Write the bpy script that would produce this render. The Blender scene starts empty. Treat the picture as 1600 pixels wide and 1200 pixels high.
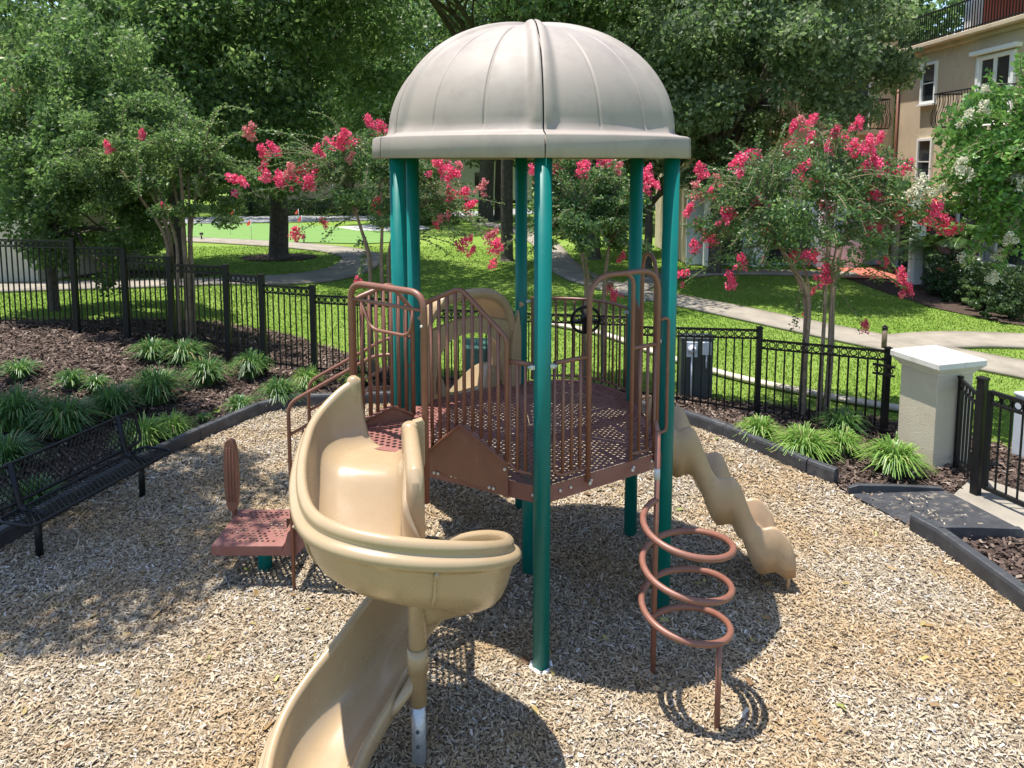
import bpy, bmesh, math, random
import numpy as np
from mathutils import Vector, Matrix
R = math.radians
scene = bpy.context.scene
col = scene.collection
rng = np.random.default_rng(7)
random.seed(7)

# ------------------------------------------------------------------ camera model (metres, camera over the origin)
F, CY, PITCH, CAMH = 1112.0, 367.0, 0.1017, 3.77
CP, SP = math.cos(PITCH), math.sin(PITCH)
def ray(px, py):
    u = (px-800)/F; v = (py-CY)/F
    return u, CP-v*SP, -SP-v*CP
def at_y(px, py, Y):
    a, b, c = ray(px, py); t = Y/b
    return (a*t, Y, CAMH+c*t)
def at_z(px, py, z):
    a, b, c = ray(px, py); t = (z-CAMH)/c
    return (a*t, b*t, z)
def sstep(t):
    t = min(1.0, max(0.0, t)); return t*t*(3-2*t)
def hgt(x, y):
    """the lawn and mulch rise gently to the left of the playground"""
    return 0.52*sstep((-3.6-x)/4.6)*sstep((y-7.6)/4.6)*(1-sstep((y-18)/9))
def on_ground(px, py):
    z = 0.0
    for _ in range(12):
        x, y, _z = at_z(px, py, z); z = 0.5*z+0.5*hgt(x, y)
    x, y, _z = at_z(px, py, z)
    return x, y, hgt(x, y)

# ------------------------------------------------------------------ mesh helpers
class MB:
    def __init__(s): s.v = []; s.f = []; s.sm = []
    def add(s, verts, faces, smooth=False):
        o = len(s.v); s.v += [tuple(p) for p in verts]
        s.f += [tuple(i+o for i in f) for f in faces]; s.sm += [smooth]*len(faces)
        return s
    def box(s, c, d, rot=0.0, tilt=None):
        M = Matrix.Rotation(rot, 3, 'Z')
        if tilt is not None: M = M @ tilt
        hx, hy, hz = d[0]/2, d[1]/2, d[2]/2; c = Vector(c)
        v = [c+M@Vector((x, y, z)) for x in (-hx, hx) for y in (-hy, hy) for z in (-hz, hz)]
        return s.add(v, [(0,1,3,2),(4,6,7,5),(0,4,5,1),(2,3,7,6),(0,2,6,4),(1,5,7,3)])
    def bar(s, a, b, w, h, up=(0,0,1)):
        a = Vector(a); b = Vector(b); d = (b-a).normalized(); up = Vector(up)
        if abs(d.dot(up)) > .98: up = Vector((1,0,0))
        x = d.cross(up).normalized()*w/2; y = x.cross(d).normalized()*h/2
        v = [p+i*x+j*y for p in (a, b) for i, j in ((-1,-1),(1,-1),(1,1),(-1,1))]
        return s.add(v, [(3,2,1,0),(4,5,6,7),(0,1,5,4),(1,2,6,5),(2,3,7,6),(3,0,4,7)])
    def tube(s, pts, r, n=10, closed=False, caps=True):
        P = [Vector(p) for p in pts]; N = len(P)
        rr = r if isinstance(r, (list, tuple)) else [r]*N
        T = []
        for i in range(N):
            a = P[(i-1) % N] if (closed or i > 0) else P[i]
            b = P[(i+1) % N] if (closed or i < N-1) else P[i]
            T.append((b-a).normalized())
        u = T[0].orthogonal().normalized(); rings = []
        for i in range(N):
            u = (u-T[i]*u.dot(T[i]))
            u = u.normalized() if u.length > 1e-6 else T[i].orthogonal().normalized()
            w = T[i].cross(u)
            rings.append([P[i]+rr[i]*(math.cos(2*math.pi*k/n)*u+math.sin(2*math.pi*k/n)*w) for k in range(n)])
        v = [p for q in rings for p in q]; f = []
        for i in range(N if closed else N-1):
            j = (i+1) % N
            off = 0
            if closed and j == 0:
                d0 = [(rings[0][k]-rings[-1][0]).length for k in range(n)]; off = d0.index(min(d0))
            for k in range(n):
                f.append((i*n+k, i*n+(k+1) % n, j*n+(k+1+off) % n, j*n+(k+off) % n))
        s.add(v, f, True)
        if caps and not closed:
            o = len(s.v)-len(v)
            s.f.append(tuple(o+k for k in reversed(range(n)))); s.sm.append(False)
            s.f.append(tuple(o+(N-1)*n+k for k in range(n))); s.sm.append(False)
        return s
    def cyl(s, c, r, z0, z1, n=24, r2=None):
        return s.tube([(c[0], c[1], z0), (c[0], c[1], z1)], [r, r if r2 is None else r2], n)
    def prism(s, poly, z0, z1):
        n = len(poly); v = [(p[0], p[1], z0) for p in poly]+[(p[0], p[1], z1) for p in poly]
        f = [tuple(reversed(range(n))), tuple(range(n, 2*n))]+[(i, (i+1) % n, n+(i+1) % n, n+i) for i in range(n)]
        return s.add(v, f)
    def plate(s, pts, t):
        """planar 3-D outline given a thickness t along its normal"""
        P = [Vector(p) for p in pts]; n = len(P); nv = Vector((0,0,0))
        for i in range(n): nv += P[i].cross(P[(i+1) % n])
        nv = nv.normalized()*t/2
        v = [p-nv for p in P]+[p+nv for p in P]
        f = [tuple(reversed(range(n))), tuple(range(n, 2*n))]+[(i, (i+1) % n, n+(i+1) % n, n+i) for i in range(n)]
        return s.add(v, f)
    def loft(s, rings, smooth=True, caps=True, closed_ring=True):
        n = len(rings[0]); v = [p for q in rings for p in q]; f = []
        for i in range(len(rings)-1):
            for k in range(n if closed_ring else n-1):
                f.append((i*n+k, (i+1)*n+k, (i+1)*n+(k+1) % n, i*n+(k+1) % n))
        s.add(v, f, smooth)
        if caps:
            o = len(s.v)-len(v); m = (len(rings)-1)*n
            s.f.append(tuple(o+k for k in range(n))); s.sm.append(False)
            s.f.append(tuple(o+m+k for k in reversed(range(n)))); s.sm.append(False)
        return s
    def build(s, name, mat, parent=None, bevel=0, solid=0):
        me = bpy.data.meshes.new(name); me.from_pydata(s.v, [], s.f)
        me.polygons.foreach_set('use_smooth', s.sm); me.materials.append(mat); me.update()
        o = link(name, me, parent)
        if solid:
            m = o.modifiers.new('Solid', 'SOLIDIFY'); m.thickness = solid; m.offset = -1
        if bevel:
            m = o.modifiers.new('Bevel', 'BEVEL'); m.width = bevel; m.segments = 2; m.limit_method = 'ANGLE'
        return o
def link(name, me, parent=None):
    o = bpy.data.objects.new(name, me); col.objects.link(o)
    if parent is not None: o.parent = parent
    return o
def quads(name, V, mat, parent=None, tint=None, per=4, smooth=False):
    """V: (n, per, 3) array: n loose faces as one mesh, with one random tint per face"""
    V = np.asarray(V, dtype=np.float32); n = len(V)
    me = bpy.data.meshes.new(name)
    me.vertices.add(n*per); me.vertices.foreach_set('co', V.reshape(-1))
    me.loops.add(n*per); me.loops.foreach_set('vertex_index', np.arange(n*per, dtype=np.int32))
    me.polygons.add(n); me.polygons.foreach_set('loop_start', np.arange(0, n*per, per, dtype=np.int32))
    me.polygons.foreach_set('loop_total', np.full(n, per, dtype=np.int32))
    me.update(calc_edges=True)
    if tint is not None:
        a = me.attributes.new('tint', 'FLOAT', 'FACE'); a.data.foreach_set('value', np.asarray(tint, dtype=np.float32))
    me.materials.append(mat)
    return link(name, me, parent)
def empty(name, loc=(0,0,0)):
    o = bpy.data.objects.new(name, None); o.empty_display_size = .2; col.objects.link(o)
    return o
def tag(o, label=None, cat=None, group=None, kind=None):
    if label: o['label'] = label
    if cat: o['category'] = cat
    if group: o['group'] = group
    if kind: o['kind'] = kind
    return o
def thing(name, label, cat, group=None):
    return tag(empty(name), label, cat, group)
def rounded(pts, rad, seg=6, closed=False):
    P = [Vector(p) for p in pts]; out = []; N = len(P)
    for i in range(N):
        if not closed and i in (0, N-1): out.append(P[i]); continue
        a, b, c = P[i-1], P[i], P[(i+1) % N]
        r = min(rad, (a-b).length*.49, (c-b).length*.49)
        p = b+(a-b).normalized()*r; q = b+(c-b).normalized()*r
        for k in range(seg+1):
            t = k/seg; out.append(p*(1-t)**2+b*2*t*(1-t)+q*t*t)
    return out
def catmull(P, per=6):
    P = [np.array(p, float) for p in P]; out = []
    for i in range(len(P)-1):
        a = P[max(i-1, 0)]; b = P[i]; c = P[i+1]; d = P[min(i+2, len(P)-1)]
        for k in range(per):
            t = k/per
            out.append(.5*((2*b)+(c-a)*t+(2*a-5*b+4*c-d)*t*t+(3*b-a-3*c+d)*t**3))
    out.append(P[-1]); return out
def clip(poly, a, b, keep):
    """Sutherland-Hodgman, one half plane: axis a, bound b"""
    out = []; n = len(poly)
    for i in range(n):
        p, q = poly[i], poly[(i+1) % n]
        ip = (p[a]-b)*keep >= 0; iq = (q[a]-b)*keep >= 0
        if ip: out.append(p)
        if ip != iq:
            t = (b-p[a])/(q[a]-p[a]); out.append(tuple(p[k]+(q[k]-p[k])*t for k in range(2)))
    return out
def clip_line(poly, p0, p1):
    """keep the part left of p0->p1"""
    def sd(p): return (p1[0]-p0[0])*(p[1]-p0[1])-(p1[1]-p0[1])*(p[0]-p0[0])
    out = []; n = len(poly)
    for i in range(n):
        p, q = poly[i], poly[(i+1) % n]; a, b = sd(p), sd(q)
        if a >= 0: out.append(p)
        if (a >= 0) != (b >= 0):
            t = a/(a-b); out.append((p[0]+(q[0]-p[0])*t, p[1]+(q[1]-p[1])*t))
    return out
def inside(x, y, poly):
    c = False; n = len(poly)
    for i in range(n):
        x1, y1 = poly[i][:2]; x2, y2 = poly[i-1][:2]
        if (y1 > y) != (y2 > y) and x < (x2-x1)*(y-y1)/(y2-y1)+x1: c = not c
    return c
def inside_np(X, Y, poly):
    c = np.zeros(X.shape, bool); n = len(poly)
    for i in range(n):
        x1, y1 = poly[i][:2]; x2, y2 = poly[i-1][:2]
        if y1 == y2: continue
        c ^= ((y1 > Y) != (y2 > Y)) & (X < (x2-x1)*(Y-y1)/(y2-y1)+x1)
    return c
def hgt_np(X, Y):
    S = lambda t: (lambda u: u*u*(3-2*u))(np.clip(t, 0, 1))
    return 0.52*S((-3.6-X)/4.6)*S((Y-7.6)/4.6)*(1-S((Y-18)/9))
def sheet(name, poly, dz, mat, cell=.6, flat=False):
    """a ground sheet draped on the terrain; cells of the given size cut to the outline"""
    mb = MB(); xs = [p[0] for p in poly]; ys = [p[1] for p in poly]
    if flat:
        mb.add([(p[0], p[1], dz) for p in poly], [tuple(range(len(poly)))])
    else:
        x = math.floor(min(xs)/cell)*cell
        while x < max(xs):
            colp = clip(clip(list(map(lambda p: (p[0], p[1]), poly)), 0, x, 1), 0, x+cell, -1)
            if len(colp) >= 3:
                y = math.floor(min(p[1] for p in colp)/cell)*cell; ym = max(p[1] for p in colp)
                while y < ym:
                    c = clip(clip(colp, 1, y, 1), 1, y+cell, -1)
                    if len(c) >= 3:
                        ar = sum(c[i-1][0]*c[i][1]-c[i][0]*c[i-1][1] for i in range(len(c)))
                        if abs(ar) > 1e-5:
                            if ar < 0: c = c[::-1]
                            mb.add([(p[0], p[1], hgt(*p)+dz) for p in c], [tuple(range(len(c)))], True)
                    y += cell
            x += cell
    o = mb.build(name, mat); o['kind'] = 'structure'
    return o

# ------------------------------------------------------------------ materials
def new_mat(name):
    m = bpy.data.materials.new(name); m.use_nodes = True; n = m.node_tree
    return m, n, n.nodes['Principled BSDF']
def noise(n, scale, detail=4, rough=.55, co=None, dist=0):
    t = n.nodes.new('ShaderNodeTexNoise'); t.inputs['Scale'].default_value = scale
    t.inputs['Detail'].default_value = detail; t.inputs['Roughness'].default_value = rough
    t.inputs['Distortion'].default_value = dist
    if co is None:
        c = n.nodes.new('ShaderNodeTexCoord'); co = c.outputs['Object']
    n.links.new(co, t.inputs['Vector']); return t
def ramp(n, fac, stops):
    r = n.nodes.new('ShaderNodeValToRGB'); n.links.new(fac, r.inputs['Fac'])
    e = r.color_ramp.elements
    while len(e) < len(stops): e.new(.5)
    for k, (p, c) in enumerate(stops): e[k].position = p; e[k].color = (*c, 1)
    return r
def mixc(n, a, b, fac, mode='MIX'):
    m = n.nodes.new('ShaderNodeMix'); m.data_type = 'RGBA'; m.blend_type = mode
    for s, v in (('A', a), ('B', b)):
        i = [q for q in m.inputs if q.name == s and q.type == 'RGBA'][0]
        if hasattr(v, 'type') and hasattr(v, 'node'): n.links.new(v, i)
        else: i.default_value = (*v, 1)
    if hasattr(fac, 'node'): n.links.new(fac, m.inputs['Factor'])
    else: m.inputs['Factor'].default_value = fac
    return [q for q in m.outputs if q.type == 'RGBA'][0]
def bump(n, b, h, strength, dist=.01):
    k = n.nodes.new('ShaderNodeBump'); k.inputs['Strength'].default_value = strength; k.inputs['Distance'].default_value = dist
    n.links.new(h, k.inputs['Height']); n.links.new(k.outputs['Normal'], b.inputs['Normal'])
def surf(name, c1, c2, scale=6, rough=.5, bs=0., bscale=60, bd=.004, dirt=None, spec=.5, metal=0., c3=None):
    m, n, b = new_mat(name)
    t = noise(n, scale, 5, .6)
    st = [(.3, c1), (.7, c2)] if c3 is None else [(.25, c1), (.5, c2), (.75, c3)]
    out = ramp(n, t.outputs['Fac'], st).outputs['Color']
    if dirt:
        d = noise(n, dirt[1], 6, .7); dr = ramp(n, d.outputs['Fac'], [(dirt[2], (0,0,0)), (dirt[3], (1,1,1))])
        out = mixc(n, out, dirt[0], dr.outputs['Color'])
    n.links.new(out, b.inputs['Base Color'])
    rr = noise(n, scale*3, 3); mr = n.nodes.new('ShaderNodeMapRange')
    mr.inputs['To Min'].default_value = max(.03, rough-.08); mr.inputs['To Max'].default_value = min(1, rough+.1)
    n.links.new(rr.outputs['Fac'], mr.inputs['Value']); n.links.new(mr.outputs['Result'], b.inputs['Roughness'])
    b.inputs['Specular IOR Level'].default_value = spec; b.inputs['Metallic'].default_value = metal
    if bs: bump(n, b, noise(n, bscale, 5, .6).outputs['Fac'], bs, bd)
    return m
def tinted(name, stops, rough=.6, trans=None, spec=.4, patch=None, glow=(.32, .58, .14)):
    """colour from each face's own tint; trans = share of light passing through (leaves)"""
    m, n, b = new_mat(name)
    a = n.nodes.new('ShaderNodeAttribute'); a.attribute_name = 'tint'
    c = ramp(n, a.outputs['Fac'], stops).outputs['Color']
    if patch:
        t = noise(n, patch[1], 3); pr = ramp(n, t.outputs['Fac'], [(.42, (0,0,0)), (.62, (1,1,1))])
        f = n.nodes.new('ShaderNodeMath'); f.operation = 'MULTIPLY'; f.inputs[1].default_value = patch[2]
        n.links.new(pr.outputs['Color'], f.inputs[0]); c = mixc(n, c, patch[0], f.outputs[0])
    n.links.new(c, b.inputs['Base Color']); b.inputs['Roughness'].default_value = rough
    b.inputs['Specular IOR Level'].default_value = spec
    if trans:
        tr = n.nodes.new('ShaderNodeBsdfTranslucent'); mx = n.nodes.new('ShaderNodeMixShader'); mx.inputs[0].default_value = trans
        tc = mixc(n, c, glow, .35); n.links.new(tc, tr.inputs['Color'])
        n.links.new(b.outputs[0], mx.inputs[1]); n.links.new(tr.outputs[0], mx.inputs[2])
        n.links.new(mx.outputs[0], n.nodes['Material Output'].inputs['Surface'])
    return m

M = {}
M['post'] = surf('teal_powder_coat', (.000, .122, .108), (.001, .140, .124), 5, .38, .12, 350, .001, dirt=((.03, .17, .145), 9, .62, .9), spec=.3)
M['brown'] = surf('brown_coated_steel', (.178, .072, .048), (.215, .090, .060), 9, .42, .12, 300, .001, dirt=((.30, .17, .12), 14, .6, .9))
M['deck'] = surf('brown_vinyl_deck', (.185, .070, .055), (.235, .095, .075), 4, .6, .2, 200, .001, dirt=((.30, .17, .14), 6, .55, .85))
M['tan'] = surf('tan_rotomoulded_plastic', (.345, .248, .146), (.378, .275, .162), 3, .25, .05, 90, .001, dirt=((.31, .22, .13), 4.2, .52, .98))
M['taupe'] = surf('taupe_roof_plastic', (.265, .222, .190), (.305, .256, .220), 2.2, .62, .12, 110, .001, dirt=((.20, .165, .14), 3.5, .48, .85))
M['tan_dull'] = surf('weathered_tan_plastic', (.36, .235, .135), (.43, .29, .17), 4, .38, .08, 90, .001, dirt=((.28, .19, .12), 5, .55, .85))
M['galv'] = surf('galvanised_steel', (.36, .38, .40), (.50, .51, .53), 40, .45, .1, 120, .001, metal=.55)
M['bolt'] = surf('bolt_zinc', (.55, .50, .44), (.65, .60, .55), 30, .35, metal=.4)
M['black'] = surf('black_powder_coat', (.007, .007, .008), (.014, .014, .015), 20, .4, .1, 250, .001, spec=.28)
M['black_rubber'] = surf('black_plastic_timber', (.028, .029, .032), (.055, .057, .062), 5, .5, .3, 80, .003, dirt=((.14, .135, .13), 4, .52, .8), spec=.4)
M['mat'] = surf('black_ramp_plastic', (.02, .021, .024), (.05, .05, .055), 8, .55, .5, 90, .004, dirt=((.20, .17, .13), 9, .55, .7))
M['stucco'] = surf('tan_stucco', (.52, .41, .285), (.58, .465, .33), 2, .9, .55, 42, .012, dirt=((.36, .27, .18), 1.3, .55, .8))
M['pier'] = surf('cream_pier_stucco', (.50, .43, .315), (.56, .49, .365), 3, .9, .6, 55, .008, dirt=((.42, .34, .24), 2.2, .55, .85))
M['cap'] = surf('white_painted_stone', (.58, .54, .47), (.65, .615, .555), 4, .8, .4, 40, .004, dirt=((.40, .33, .26), 7, .58, .72))
M['white'] = surf('white_trim_paint', (.72, .71, .68), (.78, .77, .75), 4, .6, .1, 60)
M['bluewhite'] = surf('pale_ground_floor_paint', (.56, .58, .62), (.64, .66, .70), 2, .8, .3, 50, .004)
M['redwall'] = surf('terracotta_paint', (.36, .085, .045), (.42, .11, .06), 2, .85, .3, 50, .004)
M['tile'] = surf('clay_roof_tile', (.32, .10, .06), (.50, .22, .15), 12, .8, .4, 30, .01)
M['paver'] = surf('red_brick_paving', (.30, .07, .045), (.45, .15, .10), 9, .85, .4, 40, .006)
M['glass'] = surf('dark_window_glass', (.012, .016, .020), (.03, .036, .042), 2, .06, spec=.8)
M['green_metal'] = surf('green_cabinet_paint', (.045, .13, .105), (.06, .16, .13), 5, .45, .15, 60, .002, dirt=((.20, .30, .25), 7, .62, .75))
M['dark_metal'] = surf('dark_grey_cabinet_paint', (.034, .046, .045), (.05, .064, .062), 5, .5, .15, 60, .002)
M['grey_metal'] = surf('light_grey_cabinet_paint', (.50, .54, .60), (.58, .62, .68), 5, .5, .1, 60, .002)
M['concrete'] = surf('pale_concrete', (.42, .37, .30), (.52, .465, .385), 1.6, .92, .4, 70, .004, dirt=((.28, .24, .19), 1.1, .52, .75))
M['asphalt'] = surf('worn_asphalt_road', (.22, .22, .22), (.30, .30, .295), 2, .92, .4, 40, .004)
M['putting'] = surf('putting_green_turf', (.115, .215, .05), (.135, .24, .06), 1.2, .95, .3, 120, .003)
M['gravel'] = surf('white_stone_mulch', (.40, .38, .34), (.62, .60, .56), 26, .9, .8, 30, .03)
M['bark'] = surf('oak_bark', (.045, .036, .028), (.12, .10, .082), 9, .95, 1.0, 16, .03)
M['myrtle_bark'] = surf('myrtle_bark', (.17, .115, .075), (.30, .225, .16), 14, .85, .5, 30, .006, dirt=((.10, .07, .05), 6, .52, .75))
M['wood_fence'] = surf('pale_wood_boards', (.40, .30, .21), (.52, .41, .30), 6, .85, .3, 30)
M['red_flag'] = surf('red_cloth', (.60, .05, .03), (.68, .07, .04), 4, .7)
M['bronze'] = surf('bronze_bollard', (.10, .075, .045), (.14, .105, .065), 8, .5)
M['lamp_glass'] = surf('frosted_lens', (.55, .52, .46), (.62, .60, .54), 4, .3)
M['ink'] = surf('label_grey', (.42, .42, .42), (.52, .52, .52), 50, .6)

# ground materials
def ground_mat(name, cols, s1, s2, s3, bstr, bdist, rough=.95, stretch=None):
    m, n, b = new_mat(name)
    tc = n.nodes.new('ShaderNodeTexCoord'); co = tc.outputs['Object']
    a = noise(n, s1, 3, .5, co); f = noise(n, s2, 6, .75, co); v = n.nodes.new('ShaderNodeTexVoronoi'); v.inputs['Scale'].default_value = s3
    n.links.new(co, v.inputs['Vector'])
    c1 = ramp(n, f.outputs['Fac'], [(.28, cols[0]), (.5, cols[1]), (.72, cols[2])]).outputs['Color']
    sep = n.nodes.new('ShaderNodeSeparateColor'); n.links.new(v.outputs['Color'], sep.inputs[0])
    c2 = ramp(n, sep.outputs[0], [(.0, cols[0]), (.5, cols[1]), (1, cols[2])]).outputs['Color']
    c = mixc(n, c1, c2, .55)
    ar = ramp(n, a.outputs['Fac'], [(.4, (0,0,0)), (.65, (1,1,1))])
    k = n.nodes.new('ShaderNodeMath'); k.operation = 'MULTIPLY'; k.inputs[1].default_value = .45; n.links.new(ar.outputs['Color'], k.inputs[0])
    c = mixc(n, c, cols[3], k.outputs[0]); n.links.new(c, b.inputs['Base Color'])
    b.inputs['Roughness'].default_value = rough; b.inputs['Specular IOR Level'].default_value = .15
    bump(n, b, f.outputs['Fac'], bstr, bdist)
    return m
M['lawn'] = ground_mat('lawn_turf', [(.075, .14, .018), (.145, .235, .034), (.215, .315, .055), (.24, .31, .08)], .35, 55, 38, .9, .03)
M['chipbase'] = ground_mat('wood_chip_bed', [(.08, .06, .042), (.20, .155, .11), (.33, .275, .205), (.25, .18, .10)], .8, 60, 45, .8, .02)
M['mulchbase'] = ground_mat('brown_mulch_bed', [(.022, .014, .011), (.060, .040, .032), (.12, .085, .068), (.09, .065, .05)], .9, 50, 40, .9, .03)
M['chip'] = tinted('wood_chip', [(0, (.12, .085, .058)), (.2, (.235, .18, .118)), (.5, (.345, .28, .193)), (.78, (.445, .38, .285)), (.92, (.54, .51, .47)), (1, (.30, .30, .31))], .85, patch=((.34, .205, .075), .9, .48))
M['mulch'] = tinted('bark_mulch', [(0, (.02, .013, .010)), (.45, (.075, .048, .037)), (.8, (.15, .105, .08)), (1, (.28, .22, .18))], .9)
M['blade'] = tinted('grass_blade', [(0, (.10, .175, .02)), (.5, (.18, .275, .040)), (1, (.28, .365, .08))], .6, .25, .2)
M['oak_leaf'] = tinted('oak_leaf', [(0, (.026, .050, .020)), (.35, (.080, .132, .048)), (.7, (.170, .232, .085)), (1, (.36, .42, .17))], .46, .48, .35)
M['oak_leaf_grey'] = tinted('grey_green_oak_leaf', [(0, (.040, .060, .032)), (.35, (.115, .152, .082)), (.7, (.215, .255, .145)), (1, (.38, .42, .25))], .48, .48, .28)
M['far_leaf'] = tinted('far_leaf', [(0, (.04, .066, .028)), (.5, (.12, .175, .07)), (1, (.26, .32, .13))], .6, .40, .2)
M['myrtle_leaf'] = tinted('myrtle_leaf', [(0, (.034, .078, .032)), (.5, (.074, .140, .052)), (.85, (.16, .235, .085)), (1, (.29, .36, .11))], .42, .36, .35)
M['light_leaf'] = tinted('bright_leaf', [(0, (.045, .12, .025)), (.5, (.10, .22, .04)), (1, (.22, .36, .07))], .4, .3, .4)
M['pink'] = tinted('pink_petal', [(0, (.62, .025, .145)), (.5, (.86, .095, .215)), (1, (.90, .30, .40))], .6, .3, .25, glow=(.95, .12, .28))
M['palepink'] = tinted('faded_petal', [(0, (.60, .13, .16)), (.5, (.74, .24, .26)), (1, (.60, .40, .28))], .7, .25, .3, glow=(.9, .3, .35))
M['cream'] = tinted('cream_petal', [(0, (.50, .46, .30)), (.5, (.66, .62, .48)), (1, (.76, .73, .62))], .7, .25, .3, glow=(.8, .8, .6))
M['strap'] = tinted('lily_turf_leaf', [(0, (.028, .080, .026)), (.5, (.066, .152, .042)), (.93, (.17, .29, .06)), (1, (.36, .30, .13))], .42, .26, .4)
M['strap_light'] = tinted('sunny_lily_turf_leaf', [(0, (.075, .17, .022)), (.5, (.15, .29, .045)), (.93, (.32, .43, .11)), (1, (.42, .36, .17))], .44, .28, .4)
M['frond'] = tinted('palm_frond', [(0, (.030, .065, .018)), (.5, (.06, .12, .03)), (1, (.13, .21, .05))], .4, .2, .5)
M['hedge'] = tinted('hedge_leaf', [(0, (.016, .036, .012)), (.5, (.034, .066, .020)), (1, (.07, .12, .035))], .45, .15, .5)

# ------------------------------------------------------------------ plants
def leaf_quads(C, D, L, W, rg, cup=.25):
    """rhombus leaves: centres C, long axes D (unit), random roll"""
    n = len(C); rnd = rg.normal(size=(n, 3)); rnd[:, 2] *= .6
    S = np.cross(D, rnd); S /= np.linalg.norm(S, axis=1, keepdims=True)+1e-9
    L = np.asarray(L).reshape(-1, 1); W = np.asarray(W).reshape(-1, 1)
    V = np.stack([C-D*L/2, C+S*W/2, C+D*L/2, C-S*W/2], 1)
    return V
def unit(A): return A/(np.linalg.norm(A, axis=-1, keepdims=True)+1e-9)
def crown_leaves(center, radii, n, size, clumps, rg, low=-.5, shell=.55, fat=1.0):
    """leaves in clumps spread through an uneven ellipsoid"""
    center = np.array(center); radii = np.array(radii); cc = []
    while len(cc) < clumps:
        d = unit(rg.normal(size=3))
        if d[2] < low: continue
        cc.append(d*(shell+(1.02-shell)*rg.random()**.7))
    cc = np.array(cc); cr = rg.uniform(.10, .235, clumps)*fat
    k = rg.choice(clumps, n, p=cr**2/(cr**2).sum())
    d = unit(rg.normal(size=(n, 3))); rad = cr[k]*rg.random(n)**.42
    off = d*rad[:, None]; off[:, 2] *= .75
    P = center+(cc[k]+off)*radii
    D = unit(d*.6+rg.normal(size=(n, 3))*.8+np.array([0, 0, -.25]))
    sz = size*rg.uniform(.6, 1.3, n)
    V = leaf_quads(P, D, sz, sz*.55, rg)
    ct = rg.uniform(-.28, .28, clumps)
    tint = np.clip(rg.normal(.42, .24, n)+ct[k], 0, 1)
    return V, tint, center+cc*radii
def branchy(mb, a, b, r0, r1, rg, n=6, wob=.08, sides=7):
    a = np.array(a, float); b = np.array(b, float); L = np.linalg.norm(b-a); P = []
    for i in range(n+1):
        t = i/n; p = a+(b-a)*t
        if 0 < i < n: p = p+rg.normal(size=3)*wob*L*.35
        p[2] += .06*L*math.sin(math.pi*t)
        P.append(p)
    P = catmull(P, 3); m = len(P)
    mb.tube(P, [r0+(r1-r0)*(i/(m-1)) for i in range(m)], sides, caps=False)
    return P
def oak(name, label, base, fork, trunk_r, center, radii, n, leaf, seed, mat='oak_leaf', clumps=90, limbs=9, low=-.45, group=None, shell=.5, cat='tree', fat=1.0):
    rg = np.random.default_rng(seed); t = thing(name, label, cat, group)
    V, tint, cc = crown_leaves(center, radii, n, leaf, clumps, rg, low, shell, fat)
    quads('crown', V, M[mat], t, tint)
    mb = MB(); bx, by, bz = base
    top = np.array(fork, float)
    P = [np.array([bx, by, bz-.1]), np.array([bx, by, bz+.25]), (np.array(base)+top)/2+rg.normal(size=3)*.06*trunk_r, top]
    P = catmull(P, 5); m = len(P)
    rr = [trunk_r*(1.5-.5*min(1, i/(m*.28)))*(1-.18*i/m) for i in range(m)]
    mb.tube(P, rr, 14, caps=False)
    order = sorted(range(len(cc)), key=lambda i: cc[i][2])
    pick = [order[int(i*len(order)/limbs*.98)] for i in range(limbs)]
    for i in pick:
        q = cc[i]; mid = top+(q-top)*.5+np.array([0, 0, .1*np.linalg.norm(q-top)])+rg.normal(size=3)*.3
        pts = branchy(mb, top-np.array([0, 0, trunk_r*.6]), mid, trunk_r*.55, trunk_r*.28, rg, 4)
        branchy(mb, mid, q, trunk_r*.28, trunk_r*.06, rg, 4)
        for _ in range(3):
            j = rg.integers(len(cc)); w = cc[j]
            if np.linalg.norm(w-mid) < .75*max(radii): branchy(mb, pts[-3], w, trunk_r*.2, trunk_r*.04, rg, 4, sides=5)
    mb.build('trunk', M['bark'], t)
    return t
def make_blossoms():
    out = {}
    for key, nm in (('pink', 'pink'), ('palepink', 'palepink'), ('cream', 'cream')):
        out[key] = []
        for v in range(4):
            rg = np.random.default_rng(50+v+len(key)); nc = 13; n = 26*nc
            h = rg.random(nc)**.8; aa = rg.uniform(0, 6.28, nc); rr = .095*(1-.72*h)*rg.uniform(.35, 1.1, nc)     # a crinkled, tapering head
            cc = np.stack([rr*np.cos(aa), rr*np.sin(aa), (h-.45)*.20], 1); cr = rg.uniform(.028, .055, nc)
            k = np.repeat(np.arange(nc), 26); d = unit(rg.normal(size=(n, 3)))
            P = cc[k]+d*(cr[k]*rg.uniform(.55, 1.1, n))[:, None]
            D = unit(d*.5+rg.normal(size=(n, 3))); s = rg.uniform(.018, .034, n)
            Vq = leaf_quads(P, D, s, s*.9, rg)
            tint = np.clip(rg.normal(.5, .25, n), 0, 1)
            o = quads('blossom', Vq, M[nm], None, tint); out[key].append(o.data); bpy.data.objects.remove(o)
    return out
BLOS = make_blossoms()
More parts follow.
